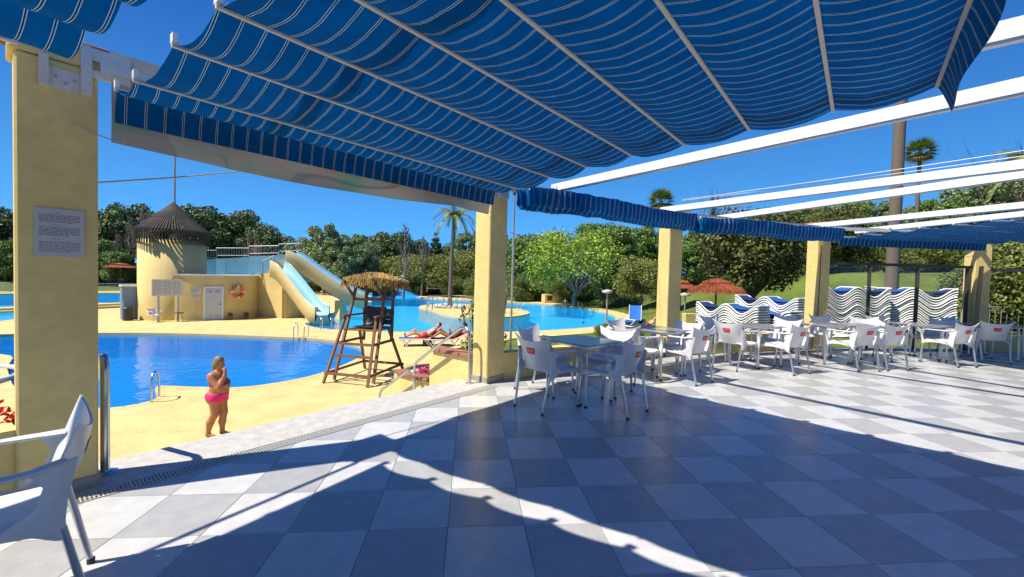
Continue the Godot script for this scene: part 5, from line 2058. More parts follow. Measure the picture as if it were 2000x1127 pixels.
func lawn_things() -> void:
	var l0: Node3D = null
	# [x, z, turn, count, label]
	var stacks := [[14.42, -3.05, 1.25, 9, "white and blue lounger in the stack left of the cabled pillar, nearest the red parasol"], [15.0, -2.3, 1.2, 7, "white and blue lounger in the lowest of the three stacks left of the cabled pillar"], [15.72, -2.2, 1.2, 12, "white and blue lounger in the tallest stack left of the cabled pillar"], [16.4, -0.25, -0.88, 17, "white lounger in the tall stack between the cabled pillar and the palm trunk"], [17.6, 1.15, -1.3, 17, "white lounger in the tall stack between the palm trunk and the shaded pillar"]]
	for s in stacks:
		var y0 := terrain(s[0], s[1]) + 0.02
		for k in s[3]:
			var at := Vector3(s[0] + rng.randf_range(-0.012, 0.012), y0 + 0.074 * k - 0.03, s[1] + rng.randf_range(-0.012, 0.012))
			if l0 == null:
				l0 = make_lounger(s[4], "stacked sun loungers")
				l0.position = at
				l0.rotation.y = s[2]
			else:
				dup(l0, at, s[2] + rng.randf_range(-0.012, 0.012), s[4], "stacked sun loungers")
	# folded blue loungers by the pool edge
	for k in 6:
		var at := Vector3(23.6, terrain(23.6, -10.3) + 0.09 * k, -10.3)
		dup(l0, at, -0.25, "lounger in the small stack on the pool bank behind the tables", "loungers stacked on the pool bank")
	var up := thing("upright_lounger", "blue lounger leaning upright on the small stack at the pool bank", "lounger", Vector3(23.75, terrain(23.6, -10.3) + 0.75, -10.1), atan2(-0.9, 0.4))
	var rows := []
	for k in 5:
		var f := k / 4.0
		rows.append([Vector3(-0.32, 0.85 * f, -0.3 * f), Vector3(0, 0.85 * f, -0.3 * f - 0.03), Vector3(0.32, 0.85 * f, -0.3 * f)])
	put("sling", sheet(rows, 0.015), mat("bright_blue", lin(0.01, 0.16, 0.62), 0.6), up)
	for e in [-0.34, 0.34]:
		var st := tool_()
		tube(st, [Vector3(e, 0, 0), Vector3(e, 0.88, -0.31)], 0.025, 6)
		put("rail", done(st), M.lounger_white, up)
	# parasols of red-brown heather
	for e in [[Vector3(24.3, 0, -5.9), 1.38, 2.35, "red brown straw parasol on the lawn beside the magnolia tree", 5000], [Vector3(44.2, 0, -20.25), 1.15, 2.3, "red brown straw parasol on the bank beyond the pool", 1500], [Vector3(11.2, 0, -81.0), 2.0, 3.6, "red brown straw parasol behind the far left pool", 500], [Vector3(33.0, 0, -10.5), 1.2, 2.3, "red brown straw parasol on the slope right of the sunlit pillar", 500], [Vector3(33.5, 0, -60.0), 1.9, 4.2, "red brown straw parasol beyond the lifeguard roof", 400]]:
		var at: Vector3 = e[0]
		at.y = terrain(at.x, at.z)
		if at.z < -55:
			at.y = -1.8
		var t := thing("straw_parasol", e[3], "parasol", at, 0.0, "straw parasols in the garden")
		var st := tool_()
		tube(st, [Vector3.ZERO, Vector3(0, e[2] - 0.1, 0)], 0.05, 8)
		put("pole", done(st), M.wood, t)
		put("canopy", thatch_mesh(0.05, e[1], e[2] + 0.05, e[2] - 0.5, 0.1, e[4], Color(0.26, 0.06, 0.025), Color(0.52, 0.15, 0.07)), M.thatch, t)
		put("top_tier", thatch_mesh(0.02, e[1] * 0.5, e[2] + 0.14, e[2] - 0.08, 0.1, e[4] / 4, Color(0.28, 0.07, 0.03), Color(0.52, 0.16, 0.08)), M.thatch, t)
	# yellow masonry box and bin on the lawn
	var yb := Vector3(26.9, 0, -8.0)
	yb.y = terrain(yb.x, yb.z)
	var bx := thing("meter_box", "yellow masonry meter box on the lawn beside the low lamp", "box", yb, -0.8)
	var s1 := tool_()
	bevel_box(s1, Vector3(0, 0.3, 0), Vector3(0.7, 0.75, 0.5), 0.02)
	put("body", done(s1), M.yellow_building, bx)
	var bn := thing("litter_bin", "grey litter bin beside the yellow meter box", "bin", yb + Vector3(0.55, 0, 0.6))
	var s2 := tool_()
	lathe(s2, Vector3.ZERO, [Vector2(0.18, 0.0), Vector2(0.24, 0.65), Vector2(0.2, 0.7), Vector2(0, 0.7)], 16)
	put("body", done(s2), M.dark_frame, bn)
	# white name board on the bank
	var sg := Vector3(45.5, 0, -23.6)
	sg.y = terrain(sg.x, sg.z)
	var sn := thing("bank_sign", "small white board on a post on the bank beside the parasol", "sign", sg, -1.0)
	put("board", plate_mesh(0.75, 1.0, 0.05), M.white_paint, sn, Vector3(0, 1.5, 0))
	var s3 := tool_()
	tube(s3, [Vector3.ZERO, Vector3(0, 1.2, 0)], 0.05, 6)
	put("post", done(s3), M.galvanised, sn)
	# guard rail near the shaded pillar
	var gr := thing("garden_railing", "low dark railing on the lawn beside the palm trunk", "fence")
	rail_panel(gr, Vector3(18.6, 0.0, 1.9), Vector3(20.2, 0.05, 4.2), 0.85)

# ---------------------------------------------------------------- people
func people() -> void:
	standing_woman()
	sunbathers()

func standing_woman() -> void:
	var fw := Vector3(0.634, 0, 0.773)
	var sd := Vector3(-0.773, 0, 0.634)      # her right side, towards the terrace
	var t := thing("person", "woman in a pink bikini standing at the foot of the stairs, hand raised", "person", Vector3(2.72, DECK, -9.5))
	t.basis = Basis(fw * 0.92, Vector3.UP, sd * 0.88)
	var B := func(a: Vector3, b: Vector3, ra: float, rb: float, sq := Vector3.ONE): return [a, b, ra, rb, sq]
	var V := func(a: float, y: float, s: float): return Vector3(a, y, s)
	var torso := [
		B.call(V.call(-0.01, 0.82, 0.0), V.call(0.02, 0.97, 0.0), 0.17, 0.16, Vector3(1.0, 1, 0.88)),
		B.call(V.call(0.0, 0.97, 0.0), V.call(-0.02, 1.14, 0.0), 0.152, 0.138, Vector3(1.05, 1, 0.82)),
		B.call(V.call(-0.05, 1.17, -0.12), V.call(-0.05, 1.17, 0.12), 0.1, 0.1),
		B.call(V.call(0.1, 0.9, 0.0), V.call(0.12, 0.98, 0.0), 0.11, 0.1),
		B.call(V.call(0.06, 1.07, 0.07), V.call(0.09, 1.04, 0.075), 0.085, 0.08),
		B.call(V.call(0.06, 1.07, -0.07), V.call(0.09, 1.04, -0.075), 0.085, 0.08),
		B.call(V.call(-0.09, 0.79, 0.07), V.call(-0.1, 0.74, 0.07), 0.115, 0.11),
		B.call(V.call(-0.09, 0.79, -0.07), V.call(-0.1, 0.74, -0.07), 0.115, 0.11)]
	var bones := torso.duplicate()
	bones.append_array([
		# neck and head
		B.call(V.call(-0.03, 1.22, 0.0), V.call(0.005, 1.32, 0.0), 0.062, 0.055),
		B.call(V.call(0.012, 1.4, 0.0), V.call(0.018, 1.45, 0.0), 0.085, 0.088, Vector3(0.95, 1, 1.12)),
		B.call(V.call(0.06, 1.345, 0.0), V.call(0.045, 1.37, 0.0), 0.04, 0.055),
		B.call(V.call(0.098, 1.395, 0.0), V.call(0.118, 1.38, 0.0), 0.012, 0.016),
		# legs
		B.call(V.call(-0.03, 0.76, 0.09), V.call(-0.02, 0.45, 0.085), 0.116, 0.072),
		B.call(V.call(-0.02, 0.45, 0.085), V.call(-0.12, 0.27, 0.085), 0.074, 0.07),
		B.call(V.call(-0.12, 0.27, 0.085), V.call(-0.16, 0.07, 0.085), 0.068, 0.042),
		B.call(V.call(-0.17, 0.045, 0.085), V.call(-0.02, 0.03, 0.1), 0.04, 0.027),
		B.call(V.call(0.0, 0.76, -0.08), V.call(0.06, 0.45, -0.08), 0.116, 0.072),
		B.call(V.call(0.06, 0.45, -0.08), V.call(0.03, 0.27, -0.08), 0.073, 0.07),
		B.call(V.call(0.03, 0.27, -0.08), V.call(0.03, 0.07, -0.08), 0.066, 0.042),
		B.call(V.call(0.02, 0.045, -0.08), V.call(0.2, 0.03, -0.08), 0.04, 0.026),
		# right arm bent up, hand at the mouth
		B.call(V.call(-0.05, 1.18, 0.16), V.call(0.12, 0.98, 0.18), 0.068, 0.052),
		B.call(V.call(0.12, 0.98, 0.18), V.call(0.19, 1.2, 0.1), 0.05, 0.034),
		B.call(V.call(0.19, 1.2, 0.1), V.call(0.185, 1.27, 0.075), 0.032, 0.034, Vector3(1.2, 1, 0.9)),
		# left arm across the waist
		B.call(V.call(-0.05, 1.18, -0.16), V.call(0.03, 0.96, -0.2), 0.066, 0.052),
		B.call(V.call(0.03, 0.96, -0.2), V.call(0.19, 0.99, -0.02), 0.05, 0.034),
		B.call(V.call(0.19, 0.99, -0.02), V.call(0.2, 1.0, 0.06), 0.032, 0.03)])
	# fingers of the raised hand, curled towards the mouth
	for k in 4:
		var b0: Vector3 = V.call(0.19 - 0.012 * k, 1.295 - 0.006 * k, 0.09 - 0.018 * k)
		bones.append(B.call(b0, b0 + Vector3(-0.012, 0.03, -0.01), 0.0125, 0.011))
		bones.append(B.call(b0 + Vector3(-0.012, 0.03, -0.01), b0 + Vector3(-0.045, 0.036, -0.012), 0.011, 0.01))
	bones.append(B.call(V.call(0.165, 1.25, 0.06), V.call(0.145, 1.29, 0.04), 0.013, 0.011))
	put("body", body_mesh(bones, 0.017, 0.035), M.skin_tan, t)
	# clothing follows the torso a little outside it
	var big := []
	for b in torso:
		big.append([b[0], b[1], b[2] + 0.012, b[3] + 0.012, b[4]])
	big.append([V.call(-0.03, 0.76, 0.09), V.call(-0.025, 0.62, 0.088), 0.138, 0.12, Vector3.ONE])
	big.append([V.call(0.0, 0.76, -0.08), V.call(0.02, 0.62, -0.08), 0.138, 0.12, Vector3.ONE])
	put("bikini_briefs", body_mesh(big, 0.017, 0.035, [[Vector3(0.0, 1, 0), 0.855], [Vector3(-0.25, -1, 0), -0.705]]), M.pink_cloth, t)
	put("bikini_top", body_mesh(big, 0.017, 0.035, [[Vector3(0.0, 1, 0), 1.085], [Vector3(0, -1, 0), -1.0]]), M.wine_cloth, t)
	# hair tied at the nape
	var hair := [[V.call(-0.015, 1.42, 0.0), V.call(0.0, 1.465, 0.0), 0.098, 0.096, Vector3(0.95, 1, 1.06)], [V.call(-0.08, 1.37, 0.0), V.call(-0.075, 1.3, 0.0), 0.06, 0.045, Vector3.ONE]]
	put("hair", body_mesh(hair, 0.014, 0.03, [[Vector3(1.0, -0.55, 0), -0.715]]), M.grey_hair, t)
	var cg := tool_()
	tube(cg, [V.call(0.148, 1.325, 0.055), V.call(0.112, 1.345, 0.02)], 0.005, 6)
	put("cigarette", done(cg), M.white_paint, t)

func recliner(n: String, label: String, at: Vector3, turn: float, skin: String, knees: float, cloth: String) -> Node3D:
	# lying along z, head at +z, on a surface at y = 0 with the back raised
	var t := thing(n, label, "person", at, turn)
	var V := func(x: float, y: float, z: float): return Vector3(x, y, z)
	var torso := [[V.call(0, 0.12, 0.12), V.call(0, 0.2, 0.38), 0.13, 0.14, Vector3(0.8, 1, 1)], [V.call(0, 0.2, 0.38), V.call(0, 0.36, 0.6), 0.14, 0.13, Vector3(0.75, 1, 1)]]
	var bones := torso.duplicate()
	bones.append_array([[V.call(-0.14, 0.38, 0.62), V.call(0.14, 0.38, 0.62), 0.07, 0.07, Vector3.ONE], [V.call(0, 0.42, 0.68), V.call(0, 0.5, 0.76), 0.055, 0.05, Vector3.ONE], [V.call(0, 0.55, 0.79), V.call(0, 0.6, 0.82), 0.088, 0.092, Vector3.ONE]])
	for s in [-1.0, 1.0]:
		var ky := knees if s > 0 else knees * 0.6
		var knee: Vector3 = V.call(0.1 * s, 0.12 + ky, -0.28)
		bones.append([V.call(0.09 * s, 0.13, 0.08), knee, 0.09, 0.065, Vector3.ONE])
		bones.append([knee, V.call(0.1 * s, 0.08, -0.68 + ky * 0.2), 0.062, 0.04, Vector3.ONE])
		bones.append([V.call(0.1 * s, 0.08, -0.7 + ky * 0.2), V.call(0.11 * s, 0.24, -0.74 + ky * 0.2), 0.04, 0.028, Vector3.ONE])
		bones.append([V.call(0.19 * s, 0.37, 0.6), V.call(0.25 * s, 0.22, 0.38), 0.05, 0.042, Vector3.ONE])
		bones.append([V.call(0.25 * s, 0.22, 0.38), V.call(0.12 * s, 0.34, 0.18), 0.04, 0.03, Vector3.ONE])
	put("body", body_mesh(bones, 0.026, 0.035), M[skin], t)
	var big := []
	for b in torso:
		big.append([b[0], b[1], b[2] + 0.014, b[3] + 0.014, b[4]])
	put("swimwear", body_mesh(big, 0.026, 0.03, [[Vector3(0, 0, 1), 0.28]]), M[cloth], t)
	put("hair", body_mesh([[V.call(0, 0.58, 0.83), V.call(0, 0.62, 0.85), 0.095, 0.095, Vector3.ONE]], 0.022, 0.03, [[Vector3(0, -0.6, -1), -1.18]]), M.dark_hair, t)
	return t

func sunbathers() -> void:
	var turn := atan2(0.8, 0.62)
	recliner("person", "sunbather lying back on a red towel with one knee raised", Vector3(12.2, DECK + 0.34, -15.3), turn, "skin_pale", 0.22, "red_cloth")
	var r := recliner("person", "reader in dark cap propped up on the second red towel", Vector3(12.95, DECK + 0.34, -14.4), turn, "skin_tan", 0.3, "navy_cloth")
	var cp := tool_()
	lathe(cp, Vector3(0, 0.64, 0.82), [Vector2(0.1, 0.0), Vector2(0.1, 0.04), Vector2(0.06, 0.09), Vector2(0, 0.1)], 12)
	put("cap", done(cp), M.navy_cloth, r)
	var bk := thing("book", "open dark red book held by the reader on the lounger", "book", Vector3(12.95, DECK + 0.72, -14.4) + Vector3(0.79, 0, 0.61) * 0.14, turn)
	var bb := tool_()
	box(bb, Vector3(-0.06, 0, 0), Vector3(0.12, 0.16, 0.015), Basis(Vector3.UP, 0.3))
	box(bb, Vector3(0.06, 0, 0), Vector3(0.12, 0.16, 0.015), Basis(Vector3.UP, -0.3))
	put("cover", done(bb), M.wine_cloth, bk)
	recliner("person", "sunbather lying on the bank beside the sunlit pillar", Vector3(26.3, terrain(26.3, -10.6) + 0.1, -10.6), 0.9, "skin_pale", 0.25, "wine_cloth")
	# bather sitting on the far edge of the main pool
	var at := Vector3(41.9, DECK, -26.3)
	var t := thing("person", "bather sitting on the far edge of the main pool", "person", at, atan2(-0.85, 0.5))
	var bones := [[Vector3(0, 0.14, 0), Vector3(0, 0.5, -0.03), 0.15, 0.16, Vector3(0.85, 1, 1)], [Vector3(-0.15, 0.58, -0.02), Vector3(0.15, 0.58, -0.02), 0.08, 0.08, Vector3.ONE], [Vector3(0, 0.64, 0), Vector3(0, 0.72, 0.02), 0.06, 0.055, Vector3.ONE], [Vector3(0, 0.8, 0.02), Vector3(0, 0.86, 0.02), 0.09, 0.09, Vector3.ONE]]
	for s in [-1.0, 1.0]:
		bones.append([Vector3(0.1 * s, 0.1, 0.05), Vector3(0.13 * s, 0.1, 0.42), 0.09, 0.07, Vector3.ONE])
		bones.append([Vector3(0.13 * s, 0.1, 0.42), Vector3(0.13 * s, -0.3, 0.48), 0.065, 0.045, Vector3.ONE])
		bones.append([Vector3(0.2 * s, 0.56, -0.02), Vector3(0.26 * s, 0.3, -0.02), 0.055, 0.045, Vector3.ONE])
		bones.append([Vector3(0.26 * s, 0.3, -0.02), Vector3(0.2 * s, 0.12, 0.12), 0.042, 0.034, Vector3.ONE])
	put("body", body_mesh(bones, 0.035, 0.04), M.skin_pale, t)
	put("hair", body_mesh([[Vector3(0, 0.84, 0.0), Vector3(0, 0.88, 0.0), 0.1, 0.1, Vector3.ONE]], 0.03, 0.03, [[Vector3(0, -1, 0.3), -0.82]]), M.dark_hair, t)
	# bather standing on the island behind the thin pole
	var t2 := thing("person", "bather in red standing on the island behind the thin pole", "person", Vector3(28.2, DECK, -23.9), 0.4)
	var b2 := [[Vector3(0, 0.9, 0), Vector3(0, 1.25, 0), 0.15, 0.16, Vector3(0.85, 1, 1.1)], [Vector3(-0.16, 1.38, 0), Vector3(0.16, 1.38, 0), 0.08, 0.08, Vector3.ONE], [Vector3(0, 1.42, 0), Vector3(0, 1.52, 0.01), 0.06, 0.055, Vector3.ONE], [Vector3(0, 1.6, 0.02), Vector3(0, 1.66, 0.02), 0.09, 0.09, Vector3.ONE]]
	for s in [-1.0, 1.0]:
		b2.append([Vector3(0.09 * s, 0.88, 0), Vector3(0.1 * s, 0.46, 0.02), 0.1, 0.07, Vector3.ONE])
		b2.append([Vector3(0.1 * s, 0.46, 0.02), Vector3(0.1 * s, 0.08, 0), 0.066, 0.042, Vector3.ONE])
		b2.append([Vector3(0.1 * s, 0.05, 0), Vector3(0.11 * s, 0.03, 0.16), 0.042, 0.028, Vector3.ONE])
		b2.append([Vector3(0.21 * s, 1.36, 0), Vector3(0.27 * s, 1.08, -0.02), 0.055, 0.045, Vector3.ONE])
		b2.append([Vector3(0.27 * s, 1.08, -0.02), Vector3(0.26 * s, 0.82, 0.06), 0.042, 0.03, Vector3.ONE])
	put("body", body_mesh(b2, 0.035, 0.04), M.skin_tan, t2)
	put("swimwear", body_mesh([[Vector3(0, 0.8, 0), Vector3(0, 1.25, 0), 0.175, 0.18, Vector3(0.85, 1, 1.1)]], 0.035, 0.03, [[Vector3(0, 1, 0), 1.22], [Vector3(0, -1, 0), -0.72]]), M.red_cloth, t2)
	put("hair", body_mesh([[Vector3(0, 1.65, 0.0), Vector3(0, 1.69, 0.0), 0.1, 0.1, Vector3.ONE]], 0.03, 0.03, [[Vector3(0, -1, 0.3), -1.62]]), M.dark_hair, t2)

# ---------------------------------------------------------------- vegetation
func crown_mesh(seed_: int, lobes: Array, n: int, size: float, ca: Color, cb: Color, droop := 0.0, hollow := 0.35) -> ArrayMesh:
	# lobes: [centre, radii]; small leaf-clump faces spread through each lobe's volume, denser outside
	var g := RandomNumberGenerator.new()
	g.seed = seed_
	var vs := PackedVector3Array()
	var ns := PackedVector3Array()
	var cs := PackedColorArray()
	var ix := PackedInt32Array()
	var tot := 0.0
	var ws := []
	for l in lobes:
		var r: Vector3 = l[1]
		tot += pow(r.x * r.y * r.z, 0.75)
		ws.append(tot)
	for k in n:
		var q := g.randf() * tot
		var i := 0
		while ws[i] < q:
			i += 1
		var d := Vector3(g.randfn(), g.randfn(), g.randfn()).normalized()
		var rr := lerpf(hollow, 1.0, pow(g.randf(), 0.45)) * g.randf_range(0.86, 1.1)
		var R: Vector3 = lobes[i][1]
		var p: Vector3 = lobes[i][0] + d * rr * R
		var nn := (d * 0.9 + Vector3(g.randfn(), g.randfn() + 0.3, g.randfn()) * 0.8).normalized()
		var u := nn.cross(Vector3(g.randfn(), g.randfn(), g.randfn())).normalized()
		var v := nn.cross(u)
		if droop > 0.0:
			v = (v + Vector3(0, -droop, 0)).normalized()
			u = v.cross(nn).normalized()
		var s := size * g.randf_range(0.55, 1.25)
		var b := vs.size()
		vs.append(p - v * s)
		vs.append(p + u * s * 0.55)
		vs.append(p + v * s)
		vs.append(p - u * s * 0.55)
		var c := ca.lerp(cb, g.randf())
		for e in 4:
			ns.append(nn)
			cs.append(c)
		ix.append_array(PackedInt32Array([b, b + 2, b + 1, b, b + 3, b + 2]))
	var arr := []
	arr.resize(Mesh.ARRAY_MAX)
	arr[Mesh.ARRAY_VERTEX] = vs
	arr[Mesh.ARRAY_NORMAL] = ns
	arr[Mesh.ARRAY_COLOR] = cs
	arr[Mesh.ARRAY_INDEX] = ix
	var m := ArrayMesh.new()
	m.add_surface_from_arrays(Mesh.PRIMITIVE_TRIANGLES, arr)
	return m

func leaf_ball(seed_: int, c: Vector3, r: Vector3, n: int, size: float, ca: Color, cb: Color) -> ArrayMesh:
	return crown_mesh(seed_, [[c, r]], n, size, ca, cb)

func limbs(seed_: int, h: float, r: float, lobes: Array, lean := Vector3.ZERO, split := 0.35) -> ArrayMesh:
	var g := RandomNumberGenerator.new()
	g.seed = seed_
	var st := tool_()
	var fork := Vector3(0, h * split, 0) + lean
	tube(st, [Vector3(0, -0.4, 0), Vector3(0, 0.1, 0), fork * 0.5 + Vector3(g.randf_range(-0.05, 0.05), 0, g.randf_range(-0.05, 0.05)) * h * 0.3, fork], [r * 1.5, r * 1.15, r * 0.95, r * 0.8], 9)
	var step := maxi(1, lobes.size() / 13)
	for li in range(0, lobes.size(), step):
		var l: Array = lobes[li]
		var c: Vector3 = l[0]
		var mid := fork.lerp(c, 0.5) + Vector3(g.randf_range(-0.1, 0.1), 0.05, g.randf_range(-0.1, 0.1)) * h * 0.4
		tube(st, [fork - Vector3(0, 0.05, 0), mid, c], [r * 0.6, r * 0.38, r * 0.12], 6)
		for k in 3:
			var e: Vector3 = c + Vector3(g.randfn(), g.randf_range(0.0, 1.0), g.randfn()) * (l[1] as Vector3) * 0.6
			tube(st, [mid, mid.lerp(e, 0.6) + Vector3(0, 0.05 * h, 0), e], [r * 0.25, r * 0.15, r * 0.05], 5)
	return done(st)

func rand_lobes(seed_: int, h: float, w: float, n: int, low := 0.35, small := 1.0) -> Array:
	var g := RandomNumberGenerator.new()
	g.seed = seed_
	var out := []
	for k in n:
		var f := (k + 0.5) / n
		var y := lerpf(low, 0.86, f) * h
		var a := k * 2.4 + g.randf_range(-0.4, 0.4)
		var rr := w * 0.5 * (0.62 + 0.2 * (1.0 - small)) * sqrt(maxf(0.05, 1.0 - pow((f - 0.35) / 0.75, 2.0))) * g.randf_range(0.6, 1.0)
		var s := w * g.randf_range(0.15, 0.28) * small
		out.append([Vector3(cos(a) * rr, y, sin(a) * rr), Vector3(s, s * g.randf_range(0.65, 0.9), s)])
	return out

var species := {}
func tree(kind: String, label: String, at: Vector2, h: float, w: float, group := "") -> Node3D:
	var y := terrain(at.x, at.y)
	if y < -2.0:
		y = DECK
	var variant := rng.randi_range(0, 2)
	var key := "%s%d" % [kind, variant]
	var n: String = {"pine": "pine_tree", "broad": "broadleaf_tree", "plane": "plane_tree", "magnolia": "magnolia_tree", "olive": "olive_tree", "euca": "eucalyptus_tree", "cypress": "cypress_tree", "bush": "hedge_shrub"}[kind]
	if not species.has(key):
		var s := variant * 17 + kind.hash() % 1000
		var lobes: Array
		var c: Mesh
		var tr: Mesh
		match kind:
			"pine":
				lobes = rand_lobes(s, 1.0, 0.95, 26, 0.25, 0.7)
				c = crown_mesh(s, lobes, 13000, 0.02, Color(0.038, 0.074, 0.018), Color(0.125, 0.18, 0.045))
				tr = limbs(s, 1.0, 0.022, lobes)
			"broad":
				lobes = rand_lobes(s, 1.0, 0.9, 24, 0.22, 0.7)
				c = crown_mesh(s, lobes, 12000, 0.02, Color(0.065, 0.135, 0.024), Color(0.2, 0.3, 0.06))
				tr = limbs(s, 1.0, 0.022, lobes)
			"euca":
				lobes = rand_lobes(s, 1.0, 0.78, 26, 0.18, 0.66)
				c = crown_mesh(s, lobes, 11000, 0.02, Color(0.1, 0.155, 0.06), Color(0.25, 0.32, 0.13), 0.5)
				tr = limbs(s, 1.0, 0.02, lobes)
			"plane":
				lobes = rand_lobes(s, 1.0, 1.5, 40, 0.36, 0.58)
				c = crown_mesh(s, lobes, 12000, 0.017, Color(0.14, 0.23, 0.02), Color(0.38, 0.5, 0.05), 0.0, 0.5)
				tr = limbs(s, 1.0, 0.03, lobes, Vector3(0.02, 0, 0.03), 0.22)
			"magnolia":
				lobes = rand_lobes(s, 1.0, 1.15, 30, 0.33, 0.72)
				c = crown_mesh(s, lobes, 16000, 0.019, Color(0.03, 0.055, 0.01), Color(0.17, 0.16, 0.035))
				tr = limbs(s, 1.0, 0.035, lobes, Vector3.ZERO, 0.2)
			"olive":
				lobes = rand_lobes(s, 1.0, 1.15, 11, 0.35)
				c = crown_mesh(s, lobes, 10000, 0.019, Color(0.10, 0.12, 0.02), Color(0.3, 0.3, 0.06))
				tr = limbs(s, 1.0, 0.025, lobes)
			"cypress":
				lobes = []
				for k in 9:
					var f := k / 8.0
					lobes.append([Vector3(0, lerpf(0.16, 0.93, f), 0), Vector3.ONE * lerpf(0.2, 0.04, f) * Vector3(1, 0.8, 1)])
				c = crown_mesh(s, lobes, 7000, 0.019, Color(0.02, 0.045, 0.018), Color(0.055, 0.09, 0.035))
				tr = limbs(s, 1.0, 0.02, [])
			"bush":
				lobes = rand_lobes(s, 1.0, 1.3, 11, 0.18)
				c = crown_mesh(s, lobes, 11000, 0.023, Color(0.055, 0.09, 0.015), Color(0.22, 0.24, 0.04))
				tr = limbs(s, 1.0, 0.02, lobes, Vector3.ZERO, 0.12)
		species[key] = [c, tr]
	var t := thing(n, label, "shrub" if kind == "bush" else "tree", Vector3(at.x, y, at.y), rng.randf() * TAU, group)
	put("trunk", species[key][1], M.pale_bark if kind in ["plane", "euca"] else M.bark, t)
	put("crown", species[key][0], M.leaf, t)
	t.scale = Vector3(h * w, h, h * w)
	return t

func frond(st: SurfaceTool, c: Vector3, dir: float, l: float, rise: float, fall: float, ca: Color, cb: Color, leaf_l: float, n: int) -> void:
	var d := Vector3(cos(dir), 0, sin(dir))
	var side := Vector3(-d.z, 0, d.x)
	var prev := c
	for k in n:
		var f := (k + 1.0) / n
		var p := c + d * l * f * (1.0 - 0.25 * f * maxf(fall, 0.0)) + Vector3(0, rise * l * f - fall * l * f * f, 0)
		var w := side * 0.02
		st.set_color(ca)
		quad(st, prev - w, prev + w, p + w, p - w)
		for s in [-1.0, 1.0]:
			var tip: Vector3 = p + side * s * leaf_l * (1.0 - 0.55 * f) + d * leaf_l * 0.5 + Vector3(0, -0.35 * leaf_l, 0)
			st.set_color(ca.lerp(cb, rng.randf()))
			tri(st, prev, p, tip)
		prev = p

func palm(label: String, at: Vector2, h: float, r: float, crown_r: float, fan: bool, fronds: int, lean := Vector2.ZERO) -> void:
	var y := maxf(terrain(at.x, at.y), DECK) if not Geometry2D.is_point_in_polygon(at, island) else DECK
	var t := thing("palm_tree", label, "palm", Vector3(at.x, y, at.y))
	var st := tool_()
	var pts := []
	var rs := []
	var n := 40
	for k in n + 1:
		var f := float(k) / n
		pts.append(Vector3(lean.x * f * f, h * f - 0.2, lean.y * f * f))
		rs.append(r * (1.0 + 0.25 * exp(-f * 9.0)) * lerpf(1.0, 0.82, f) * (1.0 + 0.035 * (k % 2)))
	tube(st, pts, rs, 14)
	put("trunk", done(st), M.palm_bark, t)
	var cr := tool_()
	var top := Vector3(lean.x, h - 0.2, lean.y)
	var ca := Color(0.09, 0.13, 0.03)
	var cb := Color(0.28, 0.31, 0.09)
	for k in fronds:
		var f := float(k) / fronds
		var dir := k * 2.399963
		if fan:
			# fan leaves: stalk then a wheel of blades
			var el := lerpf(1.2, -0.9, f)
			var d := Vector3(cos(dir) * cos(el), sin(el), sin(dir) * cos(el))
			var c := top + d * crown_r * 0.45
			cr.set_color(ca)
			var sw := d.cross(Vector3.UP).normalized() * 0.03
			quad(cr, top - sw, top + sw, c + sw, c - sw)
			var u := d.cross(Vector3.UP).normalized()
			var dead := f > 0.82
			for b in 13:
				var a := lerpf(-1.5, 1.5, b / 12.0)
				var e := (d * cos(a) + u * sin(a)).normalized()
				var tip := c + e * crown_r * 0.6 + Vector3(0, -0.12 * crown_r * (1.0 - cos(a) * 0.5), 0)
				var w := e.cross(d.cross(u)).normalized() * crown_r * 0.05
				cr.set_color(Color(0.3, 0.22, 0.1) if dead else ca.lerp(cb, rng.randf()))
				tri(cr, c - w, c + w, tip)
		else:
			var rise := lerpf(1.05, -0.15, f)
			frond(cr, top, dir, crown_r, rise, lerpf(0.75, 0.85, f), ca, cb, crown_r * 0.2, 22)
	put("crown", done(cr), M.leaf, t)

func bare_tree(label: String, at: Vector2, h: float, seed_: int, spread := 0.12, tone := "pale_bark") -> void:
	var g := RandomNumberGenerator.new()
	g.seed = seed_
	var y := maxf(terrain(at.x, at.y), DECK)
	var t := thing("bare_tree", label, "tree", Vector3(at.x, y, at.y), 0.0, "leafless trees behind the pools")
	var st := tool_()
	tube(st, [Vector3(0, -0.3, 0), Vector3(0.02, 0.5, 0.01) * h, Vector3(0, h, 0)], [h * 0.017, h * 0.012, h * 0.003], 7)
	put("trunk", done(st), M[tone], t)
	var br := tool_()
	for k in 46:
		var f := g.randf_range(0.25, 0.97)
		var a := g.randf() * TAU
		var l := h * spread * (1.15 - f) * g.randf_range(0.7, 1.5)
		var p := Vector3(0.01, f, 0.005) * h
		var e := p + Vector3(cos(a) * l, l * g.randf_range(1.0, 2.0), sin(a) * l)
		tube(br, [p, p.lerp(e, 0.5) + Vector3(cos(a), -0.3, sin(a)) * l * 0.15, e], [h * 0.0055, h * 0.0036, h * 0.0014], 4, false)
		for q in 2:
			var e2 := e + Vector3(g.randfn(), 1.6, g.randfn()) * l * 0.35
			tube(br, [p.lerp(e, 0.6), e2], [h * 0.002, h * 0.0008], 3, false)
	put("crown", done(br), M[tone], t)

func px(u: float, d: float) -> Vector2:
	# a bearing across the view (0 to 2000) and a distance along the view axis, as ground coordinates
	var s := (u - 1000.0) / 827.7
	return Vector2(0.77275 + 0.63469 * s, -0.63408 + 0.77232 * s) * d

